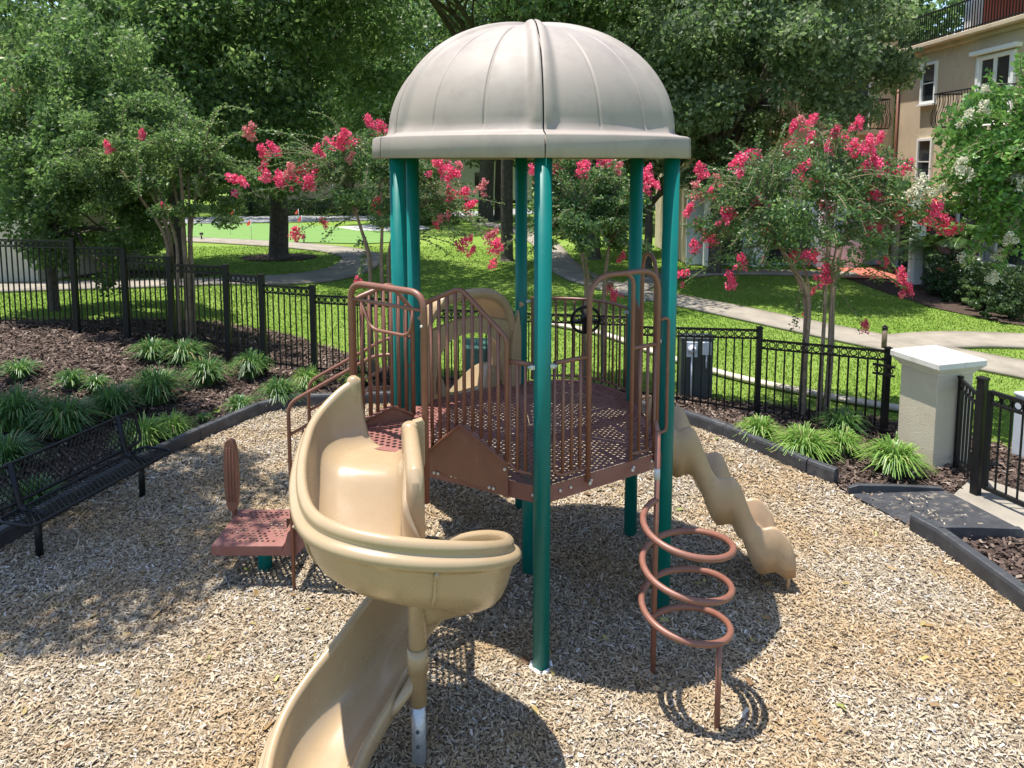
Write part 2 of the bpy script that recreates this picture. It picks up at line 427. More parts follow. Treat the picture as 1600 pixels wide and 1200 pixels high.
def myrtle(label, base, stems, center, radii, blossoms, seed, nfill=9000, leaf=.055, twigs=60, group=None, colr='pink', mat='myrtle_leaf', stem_r=.05, bscale=1.0):
    """several smooth stems, arching leafy sprays, flower heads at the tips"""
    rg = np.random.default_rng(seed); t = thing('crape_myrtle', label, 'flowering tree', group)
    mb = MB(); base = np.array(base, float); center = np.array(center, float); radii = np.array(radii, float); tops = []
    for k in range(stems):
        a = 2*math.pi*k/stems+rg.uniform(-.3, .3)
        b0 = base+np.array([math.cos(a)*.21, math.sin(a)*.15, -.05])
        b1 = base+np.array([math.cos(a)*.24, math.sin(a)*.19, .60*(center[2]-base[2])])+rg.normal(size=3)*.03
        b2 = center+np.array([math.cos(a)*.40*radii[0], math.sin(a)*.40*radii[1], rg.uniform(.0, .4)*radii[2]])
        P = catmull([b0, (b0+b1)/2+rg.normal(size=3)*.02, b1, (b1*.55+b2*.45)+np.array([0, 0, .1])+rg.normal(size=3)*.05, b2], 5); m = len(P)
        r = stem_r*rg.uniform(.75, 1.15)
        mb.tube(P, [r*(1-.72*i/m) for i in range(m)], 8, caps=False); tops += [P[int(m*.55)], P[int(m*.72)], P[int(m*.86)], P[-1]]
    tops = np.array(tops); ends = [(np.array(b[:3]), True, b) for b in blossoms]
    nb = len(blossoms)
    for b in blossoms: ends.append((np.array(b[:3])*.86+center*.14+rg.normal(size=3)*.22, False, None))
    twigs += nb
    while len(ends) < len(blossoms)+twigs:
        d = unit(rg.normal(size=3))
        if d[2] < -.6: continue
        ends.append((center+d*radii*rg.uniform(.55, 1.0), False, None))
    LC, LD, LL = [], [], []
    for e, fl, b in ends:
        dist = np.linalg.norm(tops-e, axis=1); k = np.argsort(dist)[:3]; a = tops[rg.choice(k)]
        L = np.linalg.norm(e-a); mid = (a+e)/2+np.array([0, 0, .2*L])+rg.normal(size=3)*.07*L
        P = np.array(catmull([a, mid, e], 10)); mb.tube(P[::2], [.011-.008*i/10 for i in range(len(P[::2]))], 5, caps=False)
        seg = np.linalg.norm(np.diff(P, axis=0), axis=1); s = np.concatenate([[0], np.cumsum(seg)]); tot = s[-1]
        st = max(0.12*tot, tot-1.3); pos = np.arange(st, tot-(.08 if fl else 0), .024)
        if len(pos) < 2: continue
        X = np.stack([np.interp(pos, s, P[:, q]) for q in range(3)], 1)
        T = unit(np.gradient(X, axis=0)); side = unit(np.cross(T, np.array([0, 0, 1.0])))
        sg = np.where(np.arange(len(pos)) % 2 == 0, 1, -1)[:, None]
        D = unit(side*sg+T*.45+rg.normal(size=X.shape)*.22+np.array([0, 0, .15]))
        l = leaf*rg.uniform(.75, 1.25, len(pos)); LC.append(X+D*l[:, None]*.55); LD.append(D); LL.append(l)
        X2 = X+rg.normal(size=X.shape)*.05; D2 = unit(rg.normal(size=X.shape)); LC.append(X2); LD.append(D2); LL.append(l*.9)
    C = np.concatenate(LC); D = np.concatenate(LD); L = np.concatenate(LL)
    V1 = leaf_quads(C, D, L, L*.52, rg); t1 = np.clip(rg.normal(.5, .22, len(C)), 0, 1)
    V2, t2, _ = crown_leaves(center, radii*.86, nfill, leaf*1.1, 70, rg, -.75, .25)
    quads('foliage', np.concatenate([V1, V2]), M[mat], t, np.concatenate([t1, t2]))
    mb.build('trunk', M['myrtle_bark'], t)
    for b in blossoms:
        x, y, z, s = b[:4]; key = b[4] if len(b) > 4 else colr
        o = link('blossom', BLOS[key][rg.integers(4)], t); o.location = (x, y, z)
        o.rotation_euler = (rg.uniform(-.6, .6), rg.uniform(-.6, .6), rg.uniform(0, 6.28)); o.scale = (s*bscale,)*3
    return t
def tuft(label, base, w, h, n, seed, mat='strap', group=None):
    rg = np.random.default_rng(seed); t = None
    a = rg.uniform(0, 2*math.pi, n); reach = w/2*rg.uniform(.12, 1.05, n)**.85; H = h*rg.uniform(.55, 1.15, n)
    b = np.stack([np.cos(a), np.sin(a), np.zeros(n)], 1); side = np.stack([-np.sin(a), np.cos(a), np.zeros(n)], 1)
    ro = rg.uniform(0, .16, n)[:, None]*w
    prev = None; Q = []; T = []; tt = np.clip(rg.normal(.5, .25, n), 0, 1)
    for i in range(5):
        u = i/4; p = np.array(base)+b*(ro+(reach*u**1.25)[:, None]); p = p+np.stack([0*a, 0*a, H*(1.75*u-u*u*(.78+.62*(reach/(w/2))))], 1)
        wd = .5*.024*(1-.8*u)*(.8+.4*rg.random(n))
        l, r = p-side*wd[:, None], p+side*wd[:, None]
        if prev is not None: Q.append(np.stack([prev[0], prev[1], r, l], 1)); T.append(tt)
        prev = (l, r)
    o = quads('lily_turf', np.concatenate(Q), M[mat], None, np.concatenate(T))
    tag(o, label, 'plant', group); return o
def hedge(name, label, p0, p1, w, h, n, leaf, seed, mat='hedge', group=None, cat='hedge'):
    rg = np.random.default_rng(seed); p0 = np.array(p0, float); p1 = np.array(p1, float)
    L = np.linalg.norm(p1-p0); d = (p1-p0)/L; s = np.array([-d[1], d[0], 0])
    u = rg.uniform(0, 1, n); v = rg.uniform(-1, 1, n); z = rg.uniform(0, 1, n)
    face = rg.integers(0, 3, n); v = np.where(face == 0, np.sign(v)*(1-.18*rg.random(n)), v); z = np.where(face == 1, 1-.15*rg.random(n), z)
    lump = 1+.10*np.sin(u*L*3.1+seed)+.07*np.sin(u*L*7.7+v*2)
    P = p0+d*(u*L)[:, None]+s*(v*w/2*lump)[:, None]; P[:, 2] = p0[2]+z*h*lump
    D = unit(rg.normal(size=(n, 3))); sz = leaf*rg.uniform(.6, 1.3, n)
    o = quads(name, leaf_quads(P, D, sz, sz*.6, rg), M[mat], None, np.clip(rg.normal(.45, .22, n)+.12*np.sin(u*L*2), 0, 1))
    tag(o, label, cat, group); return o
def shrub(name, label, c, r, h, n, leaf, seed, mat='hedge', group=None):
    rg = np.random.default_rng(seed)
    V, t, _ = crown_leaves((c[0], c[1], c[2]+h*.5), (r, r, h*.55), n, leaf, 26, rg, -.9, .3)
    o = quads(name, V, M[mat], None, t); tag(o, label, 'shrub', group); return o
def palm(name, label, base, trunk_h, trunk_r, nf, flen, seed, fan=False, mat='frond', group=None):
    rg = np.random.default_rng(seed); t = thing(name, label, 'palm', group); Q = []; T = []
    top = np.array([base[0], base[1], base[2]+trunk_h])
    for k in range(nf):
        a = 2*math.pi*k/nf*1.0+rg.uniform(-.25, .25); el = rg.uniform(-.1, 1.15); d = np.array([math.cos(a)*math.cos(el), math.sin(a)*math.cos(el), math.sin(el)])
        L = flen*rg.uniform(.8, 1.1); side = np.array([-math.sin(a), math.cos(a), 0]); tt = rg.uniform(.2, .9)
        if fan:
            c = top+d*L*.5; up = np.cross(side, d)
            Q.append(np.stack([top-side*.012, top+side*.012, c+side*.01, c-side*.01])[None]); T.append([tt])
            for j in range(22):
                g = (j/21-.5)*3.6; q = d*math.cos(g)+side*math.sin(g)+up*rg.uniform(-.1, .1); e = c+q*L*.5*(1-.12*abs(g)/1.8)-np.array([0, 0, .08*L])
                m = c+q*L*.3; w = np.cross(q, up); w /= np.linalg.norm(w)
                Q.append(np.stack([c, m+w*.018, e, m-w*.018])[None]); T.append([np.clip(tt+rg.normal()*.1, 0, 1)])
        else:
            for j in range(34):
                u = (j+1)/34; p = top+d*L*u-np.array([0, 0, .55*L*u*u])
                tan = d-np.array([0, 0, 1.1*u]); tan /= np.linalg.norm(tan)
                for sg in (-1, 1):
                    q = unit(side*sg+tan*.7-np.array([0, 0, .35])); l = .34*flen*math.sin(math.pi*(.08+.88*u))**.7
                    w = tan*.016; Q.append(np.stack([p-w, p+q*l*.5-w*.9, p+q*l, p+q*l*.5+w*.9])[None]); T.append([np.clip(tt+rg.normal()*.12, 0, 1)])
                if j % 2 == 0:
                    pn = top+d*L*min(1, u+.06)-np.array([0, 0, .55*L*min(1, u+.06)**2]); w = side*.012
                    Q.append(np.stack([p-w, p+w, pn+w, pn-w])[None]); T.append([.9])
    quads('fronds', np.concatenate(Q), M[mat], t, np.concatenate(T))
    mb = MB(); P = [(base[0], base[1], base[2]-.1+(trunk_h+.15)*i/10) for i in range(11)]
    mb.tube(P, [trunk_r*(1.15 if i % 2 else .95) for i in range(11)], 10); mb.build('trunk', M['bark'], t)
    return t
# ================================================================== the play structure
HC = Vector((.158, 6.235)); HR = 1.246; TH = .0485; DZ = 1.405
def hexpt(i, r=HR): a = TH+i*math.pi/3; return Vector((HC.x+r*math.sin(a), HC.y-r*math.cos(a)))
PF, PFR, PBR, PB, PBL, PFL = [hexpt(i) for i in range(6)]      # front, front right, back right, back, back left, front left
def v3(p, z): return Vector((p[0], p[1], z))
play = thing('play_structure', 'brown and teal playground structure with tan domed roof, spiral slide, wave slide and coil climber', 'playground')
# posts
for p in (PF, PFR, PBR, PB, PBL, PFL):
    mb = MB(); mb.cyl(p, .0635, -.05, 3.9, 32); mb.build('post', M['post'], play)
MB().cyl(HC, .0635, -.05, DZ-.03, 32).build('deck_post', M['post'], play)
mb = MB(); mb.tube([v3(PF+Vector((.075*math.cos(a), .075*math.sin(a))), .0+.012*math.sin(a*5)) for a in [k*math.pi/8 for k in range(16)]], .018, 6, closed=True)
mb.build('foot_sleeve', M['white'], play)

def bolts(parent, pts, d, r=.0125, mat='bolt'):
    d = Vector(d).normalized()
    for q in pts:
        q = Vector(q); mb = MB(); mb.tube([q, q+d*.010, q+d*.014], [r, r, r*.7], 12); mb.build('bolt', M[mat], parent)
# perforated steel sheets with real holes
def perforated(mb, poly, z, pitch=.047, r=.0155, margin=.045, skip=None, origin=(0, 0), ang=0.0, th=.006):
    ca, sa = math.cos(ang), math.sin(ang)
    loc = [((p[0]-origin[0])*ca+(p[1]-origin[1])*sa, -(p[0]-origin[0])*sa+(p[1]-origin[1])*ca) for p in poly]
    if sum(loc[i-1][0]*loc[i][1]-loc[i][0]*loc[i-1][1] for i in range(len(loc))) < 0: loc = loc[::-1]
    n = len(loc); x0 = min(p[0] for p in loc)-pitch; x1 = max(p[0] for p in loc)+pitch
    y0 = min(p[1] for p in loc)-pitch; y1 = max(p[1] for p in loc)+pitch; dy = pitch*math.sqrt(3)/2
    def back(p, zz): return (origin[0]+p[0]*ca-p[1]*sa, origin[1]+p[0]*sa+p[1]*ca, zz)
    def depth(c):
        d = 9
        for i in range(n):
            a, b = loc[i-1], loc[i]; L = math.hypot(b[0]-a[0], b[1]-a[1])
            d = min(d, ((b[0]-a[0])*(c[1]-a[1])-(b[1]-a[1])*(c[0]-a[0]))/L)
        return d
    j = 0; y = y0
    while y < y1:
        x = x0+(pitch/2 if j % 2 else 0)
        while x < x1:
            c = (x, y); d = depth(c)
            hexa = [(x+pitch/math.sqrt(3)*math.cos(math.pi/6+k*math.pi/3), y+pitch/math.sqrt(3)*math.sin(math.pi/6+k*math.pi/3)) for k in range(6)]
            if d > margin and not (skip and skip(*c)):
                N = 12; ring = [(x+r*math.cos(math.pi/6+k*2*math.pi/N), y+r*math.sin(math.pi/6+k*2*math.pi/N)) for k in range(N)]
                out = []
                for k in range(N):
                    if k % 2 == 0: out.append(hexa[k//2])
                    else: a, b = hexa[k//2], hexa[(k//2+1) % 6]; out.append(((a[0]+b[0])/2, (a[1]+b[1])/2))
                v = [back(p, z) for p in out]+[back(p, z) for p in ring]+[back(p, z-th) for p in ring]
                mb.add(v, [(k, (k+1) % N, N+(k+1) % N, N+k) for k in range(N)]+[(N+k, N+(k+1) % N, 2*N+(k+1) % N, 2*N+k) for k in range(N)])
            elif d > -pitch:
                q = hexa
                for i in range(n):
                    q = clip_line(q, loc[i-1], loc[i])
                    if len(q) < 3: break
                if len(q) >= 3: mb.add([back(p, z) for p in q], [tuple(range(len(q)))])
            x += pitch
        y += dy; j += 1
hexc = [hexpt(i) for i in range(6)]
LEGR = Vector((-.70, 5.47)); ARR = Vector((-.60, 4.765)); ARL = Vector((-1.195, 5.20)); UZ = 1.765   # arch legs on the small upper deck
HCt = HC
# deck of three bolted sheets plus the entry triangle by the spiral slide
bulge = [PB+(PBR-PB)*t + (((PB+PBR)/2-HC).normalized())*(.34*math.sin(math.pi*t)**.8) for t in [k/10 for k in range(11)]]
for poly in ([hexc[0], hexc[1], HC, hexc[5]], [hexc[1], hexc[2]]+[PBR, HC][1:], [HC, hexc[3], hexc[4], hexc[5]], [HC, hexc[2]]+bulge[::-1][1:]):
    mb = MB(); g = .004; cen = sum((Vector(p) for p in poly), Vector((0, 0)))/len(poly)
    q = [cen+(Vector(p)-cen)*(1-g) for p in poly]
    perforated(mb, q, DZ, skip=lambda x, y: (abs((x*.9+y*.44+9) % .43-.2) < .022 and (x*7+y*3) % 1 < .7), origin=HC, ang=TH)
    mb.build('deck', M['deck'], play)
UP = [Vector(q) for q in ((-.625, 4.70), (-.66, 5.42), (-.905, 5.485), (-1.20, 5.23), (-1.15, 4.90))]
mb = MB(); perforated(mb, UP, UZ, pitch=.052, r=.0165, margin=.04, origin=UP[0], ang=2.72)
for q0, q1 in zip(UP, UP[1:]+UP[:1]): mb.bar(v3(q0, UZ-.055), v3(q1, UZ-.055), .008, .105)
mb.build('upper_deck', M['deck'], play)
def skirt(a, b, name='deck_skirt', z0=DZ-.125, z1=DZ+.004, out=.012, heads=()):
    a, b = Vector(a), Vector(b); d = (b-a).normalized(); nrm = Vector((d.y, -d.x))
    if nrm.dot((a+b)/2-HC) < 0: nrm = -nrm
    mb = MB(); o = nrm*out
    mb.bar(v3(a+o, (z0+z1)/2), v3(b+o, (z0+z1)/2), .008, z1-z0)
    mb.bar(v3(a+o-nrm*.02, z0+.004), v3(b+o-nrm*.02, z0+.004), .045, .006)
    s = mb.build(name, M['deck'], play, bevel=.002)
    bolts(s, [v3(a+(b-a)*t+o+nrm*.004, z0+dz) for t, dz in heads], (nrm.x, nrm.y, 0))
    return s
skirt(PF, LEGR, heads=((.27, .06), (.31, .06), (.70, .06), (.74, .06), (.06, .06)))
skirt(PF, PFR, heads=((.12, .07), (.2, .07), (.355, .075), (.36, .075), (.705, .075), (.86, .08)))
skirt(PFR, PBR); skirt(PB, PBL)
skirt(LEGR, PFL); skirt(PFL, PBL)
for a, b in zip(bulge[:-1], bulge[1:]): skirt(a, b)
mb = MB(); mb.bar((.20, 6.2, 1.25), (1.2, 6.88, 1.25), .05, .05); mb.bar((.12, 6.25, 1.25), (-.92, 6.77, 1.25), .05, .05); mb.bar((.16, 6.2, 1.25), (.215, 5.02, 1.25), .05, .05)
mb.build('deck_brace', M['brown'], play)

# domed roof: six moulded panels meeting at raised ribs over the posts
RB0, RB1 = 3.80, 3.965
def dome_panel(i):
    a0 = TH+i*math.pi/3; a1 = a0+math.pi/3; NA = 190; gap = .0045
    prof = []                                               # (radius, z, kind): from the skirt's inner lip over the rim to the apex
    prof += [(1.31, RB0+.004, 'b'), (1.342, RB0, 'b'), (1.350, RB0+.008, 'b'), (1.348, RB0+.08, 'b'), (1.344, RB1-.010, 'b'), (1.338, RB1-.002, 'b'), (1.326, RB1+.003, 'b'), (1.27, RB1+.012, 'b'), (1.238, RB1+.022, 'b'), (1.222, RB1+.036, 'b')]
    for k in range(1, 33):
        t = k/32*math.pi/2; c = math.cos(t); s = math.sin(t)
        prof.append((1.212*c**.97 if c > 1e-6 else 0, RB1+.04+.905*s**.99, 'd'))
    rings = []
    for (r, z, kd) in prof:
        row = []
        for j in range(NA+1):
            a = a0+gap/max(r, .2)+(a1-a0-2*gap/max(r, .2))*j/NA
            rr, zz = r, z
            hexk = math.cos(math.pi/6)/math.cos(((a-a0) % (math.pi/3))-math.pi/6)     # slight hexagon under the round
            rr *= 1-.30*(1-hexk)*0+(.0 if kd == 'd' else .028*(abs(((a-a0)/(math.pi/3))-.5)*2)**3)
            if kd == 'd':
                da = min(a-a0, a1-a); w = da*max(r, .12)
                el = max(0, (z-RB1-.04)/.9)
                wide = .098*(1-.35*el); hb = .042*math.exp(-(w/wide)**4)
                if w < .012: hb *= .78+.22*w/.012
                gro = 0
                for gk in (1/3, 2/3):
                    ww = abs(a-(a0+(a1-a0)*gk))*max(r, .12)
                    if .04 < el < .93: gro = max(gro, .011*math.exp(-(ww/.0075)**2))
                low = min(1.0, el/.035)
                nrm = Vector((r/1.212, (z-RB1)/.9)); nrm = nrm.normalized() if nrm.length > 0 else Vector((0, 1))
                rr = r+nrm.x*(hb-gro)*low; zz = z+nrm.y*(hb-gro)*low*(1 if r > .05 else .8)
            row.append((HC.x+rr*math.sin(a), HC.y-rr*math.cos(a), zz))
        rings.append(row)
    mb = MB(); mb.loft(rings, True, caps=False, closed_ring=False)
    # inner face of the skirt and the underside
    ir = []
    for (r, z) in ((1.31, RB0+.004), (1.31, RB1-.01), (1.17, RB1+.02), (.95, RB1+.55), (.5, RB1+.82), (.02, RB1+.90)):
        ir.append([(HC.x+r*math.sin(a0+(a1-a0)*j/24), HC.y-r*math.cos(a0+(a1-a0)*j/24), z) for j in range(25)])
    mb.loft(ir, True, caps=False, closed_ring=False)
    return mb.build('roof_panel', M['taupe'], play)
for i in range(6): dome_panel(i)
mb = MB()
for i in range(6): p = hexpt(i, 1.2); mb.bar(v3(p, 3.86), v3(hexpt(i+1, 1.2), 3.86), .04, .06)
mb.build('roof_frame', M['tan_dull'], play)

def picket_panel(name, a, b, top, bottom, n, plate=None, r=.0185, rp=.0145, uprights=True, parent=play, cl=()):
    """a, b: plan ends; top / bottom: polylines of (t, z); n pickets between; plate: (t, z) outline of the solid gable"""
    a, b = Vector(a), Vector(b)
    def P(t, z): return v3(a+(b-a)*t, z)
    def lerp(pl, t):
        for (t0, z0), (t1, z1) in zip(pl[:-1], pl[1:]):
            if t0 <= t <= t1: return z0+(z1-z0)*(t-t0)/max(1e-6, t1-t0)
        return pl[-1][1] if t > pl[-1][0] else pl[0][1]
    mb = MB(); path = [P(t, z) for t, z in top]
    if uprights: path = [P(bottom[0][0], bottom[0][1])]+path+[P(bottom[-1][0], bottom[-1][1])]
    mb.tube(rounded(path, .055), r, 10)
    mb.tube(rounded([P(t, z) for t, z in bottom], .05), r*.85, 10)
    for k in range(n):
        t = bottom[0][0]+(bottom[-1][0]-bottom[0][0])*(k+1)/(n+1)
        mb.tube([P(t, lerp(bottom, t)), P(t, lerp(top, t))], rp, 8)
    o = mb.build(name, M['brown'], parent)
    if plate:
        pm = MB(); pm.plate([P(t, z) for t, z in plate], .014); pm.build('gable_plate', M['brown'], o, bevel=.003)
        lm = MB()
        for (t0, z0), (t1, z1) in zip(plate[:2], plate[1:3]): lm.bar(P(t0, z0)+Vector((-.006, -.012, .004)), P(t1, z1)+Vector((-.006, -.012, .004)), .052, .010)
        lm.build('gable_lip', M['brown'], o, bevel=.003)
        d = (b-a).normalized(); nr = Vector((d.y, -d.x, 0))
        if nr.dot(Vector((-.4, -1, 0))) < 0: nr = -nr
        bolts(o, [P(t, z)+nr*.007 for t, z in cl], nr)
    return o
uF = (LEGR-PF).length
dF = (PFL-PF).normalized(); nF = Vector((-.457, -.889))*.03
fa = PF+dF*(uF-.03)+nF; fb = PF+dF*.27+nF
picket_panel('guard_panel', fa, fb, [(0, 2.68), (.46, 2.83), (1, 2.49)], [(0, 1.47), (.47, 1.79), (1, 1.56)], 9,
             plate=[(-.01, 1.46), (.47, 1.785), (1.01, 1.555), (1.01, 1.285), (.08, 1.37), (.02, 1.40)], cl=((.02, 1.44), (.98, 1.50), (.13, 1.345), (.18, 1.345), (.80, 1.33), (.85, 1.33)))
# small hung panels beside the front post
def hung(a, b, z0, z1, n, rounded_low):
    a, b = Vector(a), Vector(b); mb = MB()
    mb.tube([v3(a, z1), v3(b, z1)], .0165, 10)
    lo = [v3(a, z1), v3(a, z0), v3(b, z0)] if rounded_low == 0 else [v3(b, z1), v3(b, z0), v3(a, z0)]
    mb.tube(rounded(lo, .09), .0125, 10)
    for k in range(n): p = a+(b-a)*(k+1)/(n+1); mb.tube([v3(p, z0+.01), v3(p, z1)], .0135, 8)
    return mb.build('hung_panel', M['brown'], play)
hung(PF+dF*.255+nF*.6, PF+dF*.06+nF*.6, 1.50, 2.32, 2, 0)
eR = (PFR-PF).normalized(); nR = Vector((eR.y, -eR.x))*.03
L1, L2, L3 = .405, .835, 1.085                               # arch legs along the front right side
hung(PF+eR*.085+nR, PF+eR*(L1)+nR, 1.475, 2.33, 3, 0)
hung(PF+eR*(L2)+nR, PF+eR*(L3)+nR, 1.475, 2.33, 2, 1)
q = lambda u, z: v3(PF+eR*u+nR, z)
mb = MB(); mb.tube(rounded([q(L1, 1.36), q(L1, 2.93), q(L3+.02, 2.93), q(L3+.02, 1.36)], .2, 10), .0205, 12); entry = mb.build('entry_arch', M['brown'], play)
MB().tube(rounded([q(L1+.2, 2.925), q(L2, 2.925), q(L2, 1.42)], .2, 10), .0165, 12).build('inner_leg', M['brown'], entry)
bolts(entry, [q(u, 1.355)+Vector((nR.x, nR.y, 0))*.7 for u in (L1, L2, L3+.02)], (nR.x, nR.y, 0), .0145)
o3 = Vector((nR.x, nR.y, 0)).normalized(); e3 = Vector((eR.x, eR.y, 0))
hl = q(L3+.03, 2.52)
MB().tube(rounded([hl, hl+e3*.075+o3*.03+Vector((0, 0, .02)), hl+e3*.075+o3*.03+Vector((0, 0, -.92)), hl+Vector((0, 0, -.93))], .06, 8), .0135, 10).build('handle_loop', M['brown'], play)
# clamps on the posts
for p, z, sx in ((PF, 2.32, 1), (PF, 2.31, -1), (PB, 2.30, 1), (PBR, 2.30, -1), (PBR, 2.42, 1), (PFR, 2.33, -1)):
    cm = MB(); cm.box((p.x+sx*.072, p.y-.02, z), (.036, .034, .032)); cm.tube([(p.x+sx*.088, p.y-.02, z), (p.x+sx*.105, p.y-.02, z)], .012, 10); cm.build('post_clamp', M['galv'], play, bevel=.004)

# back right: barrel-shaped bay with pickets, and a steering wheel
dn = ((PB+PBR)/2-HC).normalized(); mb = MB()
def bay(t, z, s=1.0): return v3(PB+(PBR-PB)*t+dn*(.33*s*math.sin(math.pi*t)**.8), z)
ts = [.07+.86*k/24 for k in range(25)]
mb.tube([bay(t, 2.31) for t in ts], .0165, 10); mb.tube([bay(t, 1.46) for t in ts], .0135, 10)
for k in range(12):
    t = .09+.82*k/11; mb.tube([bay(t, 1.46), bay(t, 2.31)], .0125, 8)
for t in (.07, .93): mb.bar(bay(t, 1.43), bay(t, 2.33), .05, .03)
bayo = mb.build('bay_panel', M['brown'], play)
wc = Vector(at_y(915, 500, 7.32)); mb = MB()
wx = Vector((1, .1, 0)).normalized(); wy = Vector((0, -.25, 1)).normalized(); wn = wx.cross(wy)
mb.tube([wc+(wx*math.cos(a)+wy*math.sin(a))*.150 for a in [k*math.pi/16 for k in range(32)]], .0155, 8, closed=True)
for a in (0, math.pi): mb.bar(wc, wc+(wx*math.cos(a)+wy*(-.12))*.148, .022, .05, up=wn)
mb.bar(wc, wc-wy*.148, .05, .022, up=wn); mb.tube([wc-wn*.03, wc+wn*.03], .05, 16); mb.tube([wc, wc-wn*.22], .02, 10)
mb.build('steering_wheel', M['black'], play)
# right side: hoop over the wave-slide entry and its solid side panel
mb = MB(); ha, hb = Vector((1.235, 6.02)), Vector((1.205, 6.50))
mb.tube(rounded([v3(ha, 1.36), v3(ha, 2.96), v3(hb, 2.96), v3(hb, 1.36)], .23, 10), .0185, 12); mb.build('slide_hoop', M['brown'], play)
mb = MB(); s0, s1 = Vector((1.20, 6.55)), Vector((1.19, 6.83)); mb.plate([v3(s0, 1.45), v3(s1, 1.45), v3(s1, 2.46), v3(s0, 2.40)], .02); mb.build('side_panel', M['brown'], play, bevel=.004)
mb = MB(); s0, s1 = Vector((1.262, 5.74)), Vector((1.245, 5.98)); mb.tube(rounded([v3(s0, 2.33), v3(s1, 2.33), v3(s1, 1.48), v3(s0, 1.48)], .06), .0135, 8)
for k in (1, 2): p = s0+(s1-s0)*k/3; mb.tube([v3(p, 1.48), v3(p, 2.33)], .011, 8)
mb.build('hung_panel', M['brown'], play)

# back left: moulded arch hood over the straight slide behind
hd = (PB-PBL).normalized(); hn = Vector((-hd.y, hd.x))       # hn points out, away from the deck
if hn.dot((PB+PBL)/2-HC) < 0: hn = -hn
HL = (PB-PBL).length; hm = PBL+hd*HL/2
def hoodpt(u, z, dpt): p = hm+hd*u+hn*dpt; return v3(p, z)
mb = MB(); n = 30
def arch(w, z1, dpt, zb=DZ, pw=.5):
    out = []
    for k in range(n+1):
        a = math.pi*k/n; zz = zb+(z1-zb)*(math.sin(a)**.62 if 0 < k < n else 0)
        out.append(hoodpt(-w*math.copysign(abs(math.cos(a))**.62, math.cos(a)), zz, dpt))
    return out
# front rim roll, sloping crown, back rim, and the inner opening: lofted shells
secs = [arch(.575, 2.44, -.035), arch(.60, 2.475, -.01), arch(.60, 2.485, .03), arch(.585, 2.47, .07), arch(.565, 2.44, .13), arch(.53, 2.40, .26), arch(.50, 2.36, .40), arch(.47, 2.33, .42), arch(.46, 2.31, .40), arch(.48, 2.33, .26), arch(.515, 2.37, .10), arch(.52, 2.375, .0), arch(.545, 2.40, -.035), arch(.575, 2.44, -.035)]
mb.loft(secs, True, caps=False, closed_ring=False)
hood = mb.build('arch_hood', M['tan_dull'], play)
# the door arch below the window: a band across the opening with a rounded doorway
mb = MB(); N2 = 24; lo, hi = [], []
for k in range(N2+1):
    u = -.50+1.0*k/N2
    zt = 2.085+.10*math.cos(u*math.pi); c = max(0, 1-(abs(u)/.415)**2.6); zl = DZ+.06+(2.03-DZ-.06)*c**.42 if abs(u) < .415 else DZ
    lo.append((u, zl)); hi.append((u, zt if abs(u) < .47 else zt-.0))
ringsb = []
for (u, zl), (_, zt) in zip(lo, hi):
    ringsb.append([hoodpt(u, zl, -.005), hoodpt(u, zt, .0), hoodpt(u, zt+.012, .03), hoodpt(u, zt, .06), hoodpt(u, zl, .06)])
mb.loft(ringsb, False, caps=True); mb.build('door_arch', M['tan_dull'], hood)
for s in (-1, 1):
    mb = MB(); mb.plate([hoodpt(s*.46, DZ-.06, -.03), hoodpt(s*.60, DZ-.06, -.03), hoodpt(s*.60, 1.95, -.03), hoodpt(s*.565, 2.22, -.03), hoodpt(s*.49, 1.95, -.03)], .05)
    mb.tube([hoodpt(s*.575, 2.27, -.02), hoodpt(s*.64, 2.27, -.02)], .045, 12)
    mb.build('hood_side', M['tan_dull'], hood, bevel=.012)
# straight slide down behind the hood
mb = MB(); rings = []
for k in range(15):
    t = k/14; d = .05+1.9*t; zb = DZ-.02-(DZ-.32)*sstep(t*.96)*1.0 if t < .93 else .36-.05*(t-.93)
    wl = .29; h = .24*(1 if t > .05 else .8)
    sec = [(-wl-.05, zb-.05), (-wl-.05, zb+h), (-wl-.03, zb+h+.03), (-wl, zb+h), (-wl+.05, zb+.02), (0, zb), (wl-.05, zb+.02), (wl, zb+h), (wl+.03, zb+h+.03), (wl+.05, zb+h), (wl+.05, zb-.05), (0, zb-.05)]
    rings.append([hoodpt(u, z, d) for u, z in sec])
mb.loft(rings); st = mb.build('straight_slide', M['tan'], play)
MB().tube([hoodpt(0, -.05, 1.75), hoodpt(0, .33, 1.75)], .03, 10).build('slide_leg', M['galv'], st)

# spiral slide entry arch (two tall legs, cross bar, hung loop) with the picket panel behind it
sd = (ARL-ARR).normalized(); s3 = Vector((sd.y, -sd.x, 0)); s3 = s3 if s3.y < 0 else -s3
a3 = lambda u, z: v3(ARR+sd*u, z)
W = (ARL-ARR).length
mb = MB(); mb.tube(rounded([a3(0, 1.40), a3(0, 2.885), a3(W, 2.885), a3(W, 1.40)], .13, 10), .0240, 12); arch_o = mb.build('slide_arch', M['brown'], play)
mb = MB(); mb.tube([a3(.01, 2.765), a3(W-.01, 2.765)], .0135, 10)
mb.tube(rounded([a3(.10, 2.765), a3(.13, 2.565), a3(W-.20, 2.565), a3(W-.12, 2.765)], .09, 8), .0125, 10); mb.build('cross_bar', M['brown'], arch_o)
bolts(arch_o, [a3(u, z)+s3*.02 for u, z in ((0, 1.80), (W, 1.84), (0, 2.66))], s3, .010)
picket_panel('guard_panel', (-1.185, 5.235), (-.775, 5.43), [(0, 2.75), (.62, 2.85), (1, 2.63)], [(0, 1.775), (.64, 1.885), (1, 1.79)], 7,
             plate=[(-.01, 1.79), (.64, 1.89), (1.01, 1.80), (1.01, 1.70), (0, 1.70)])

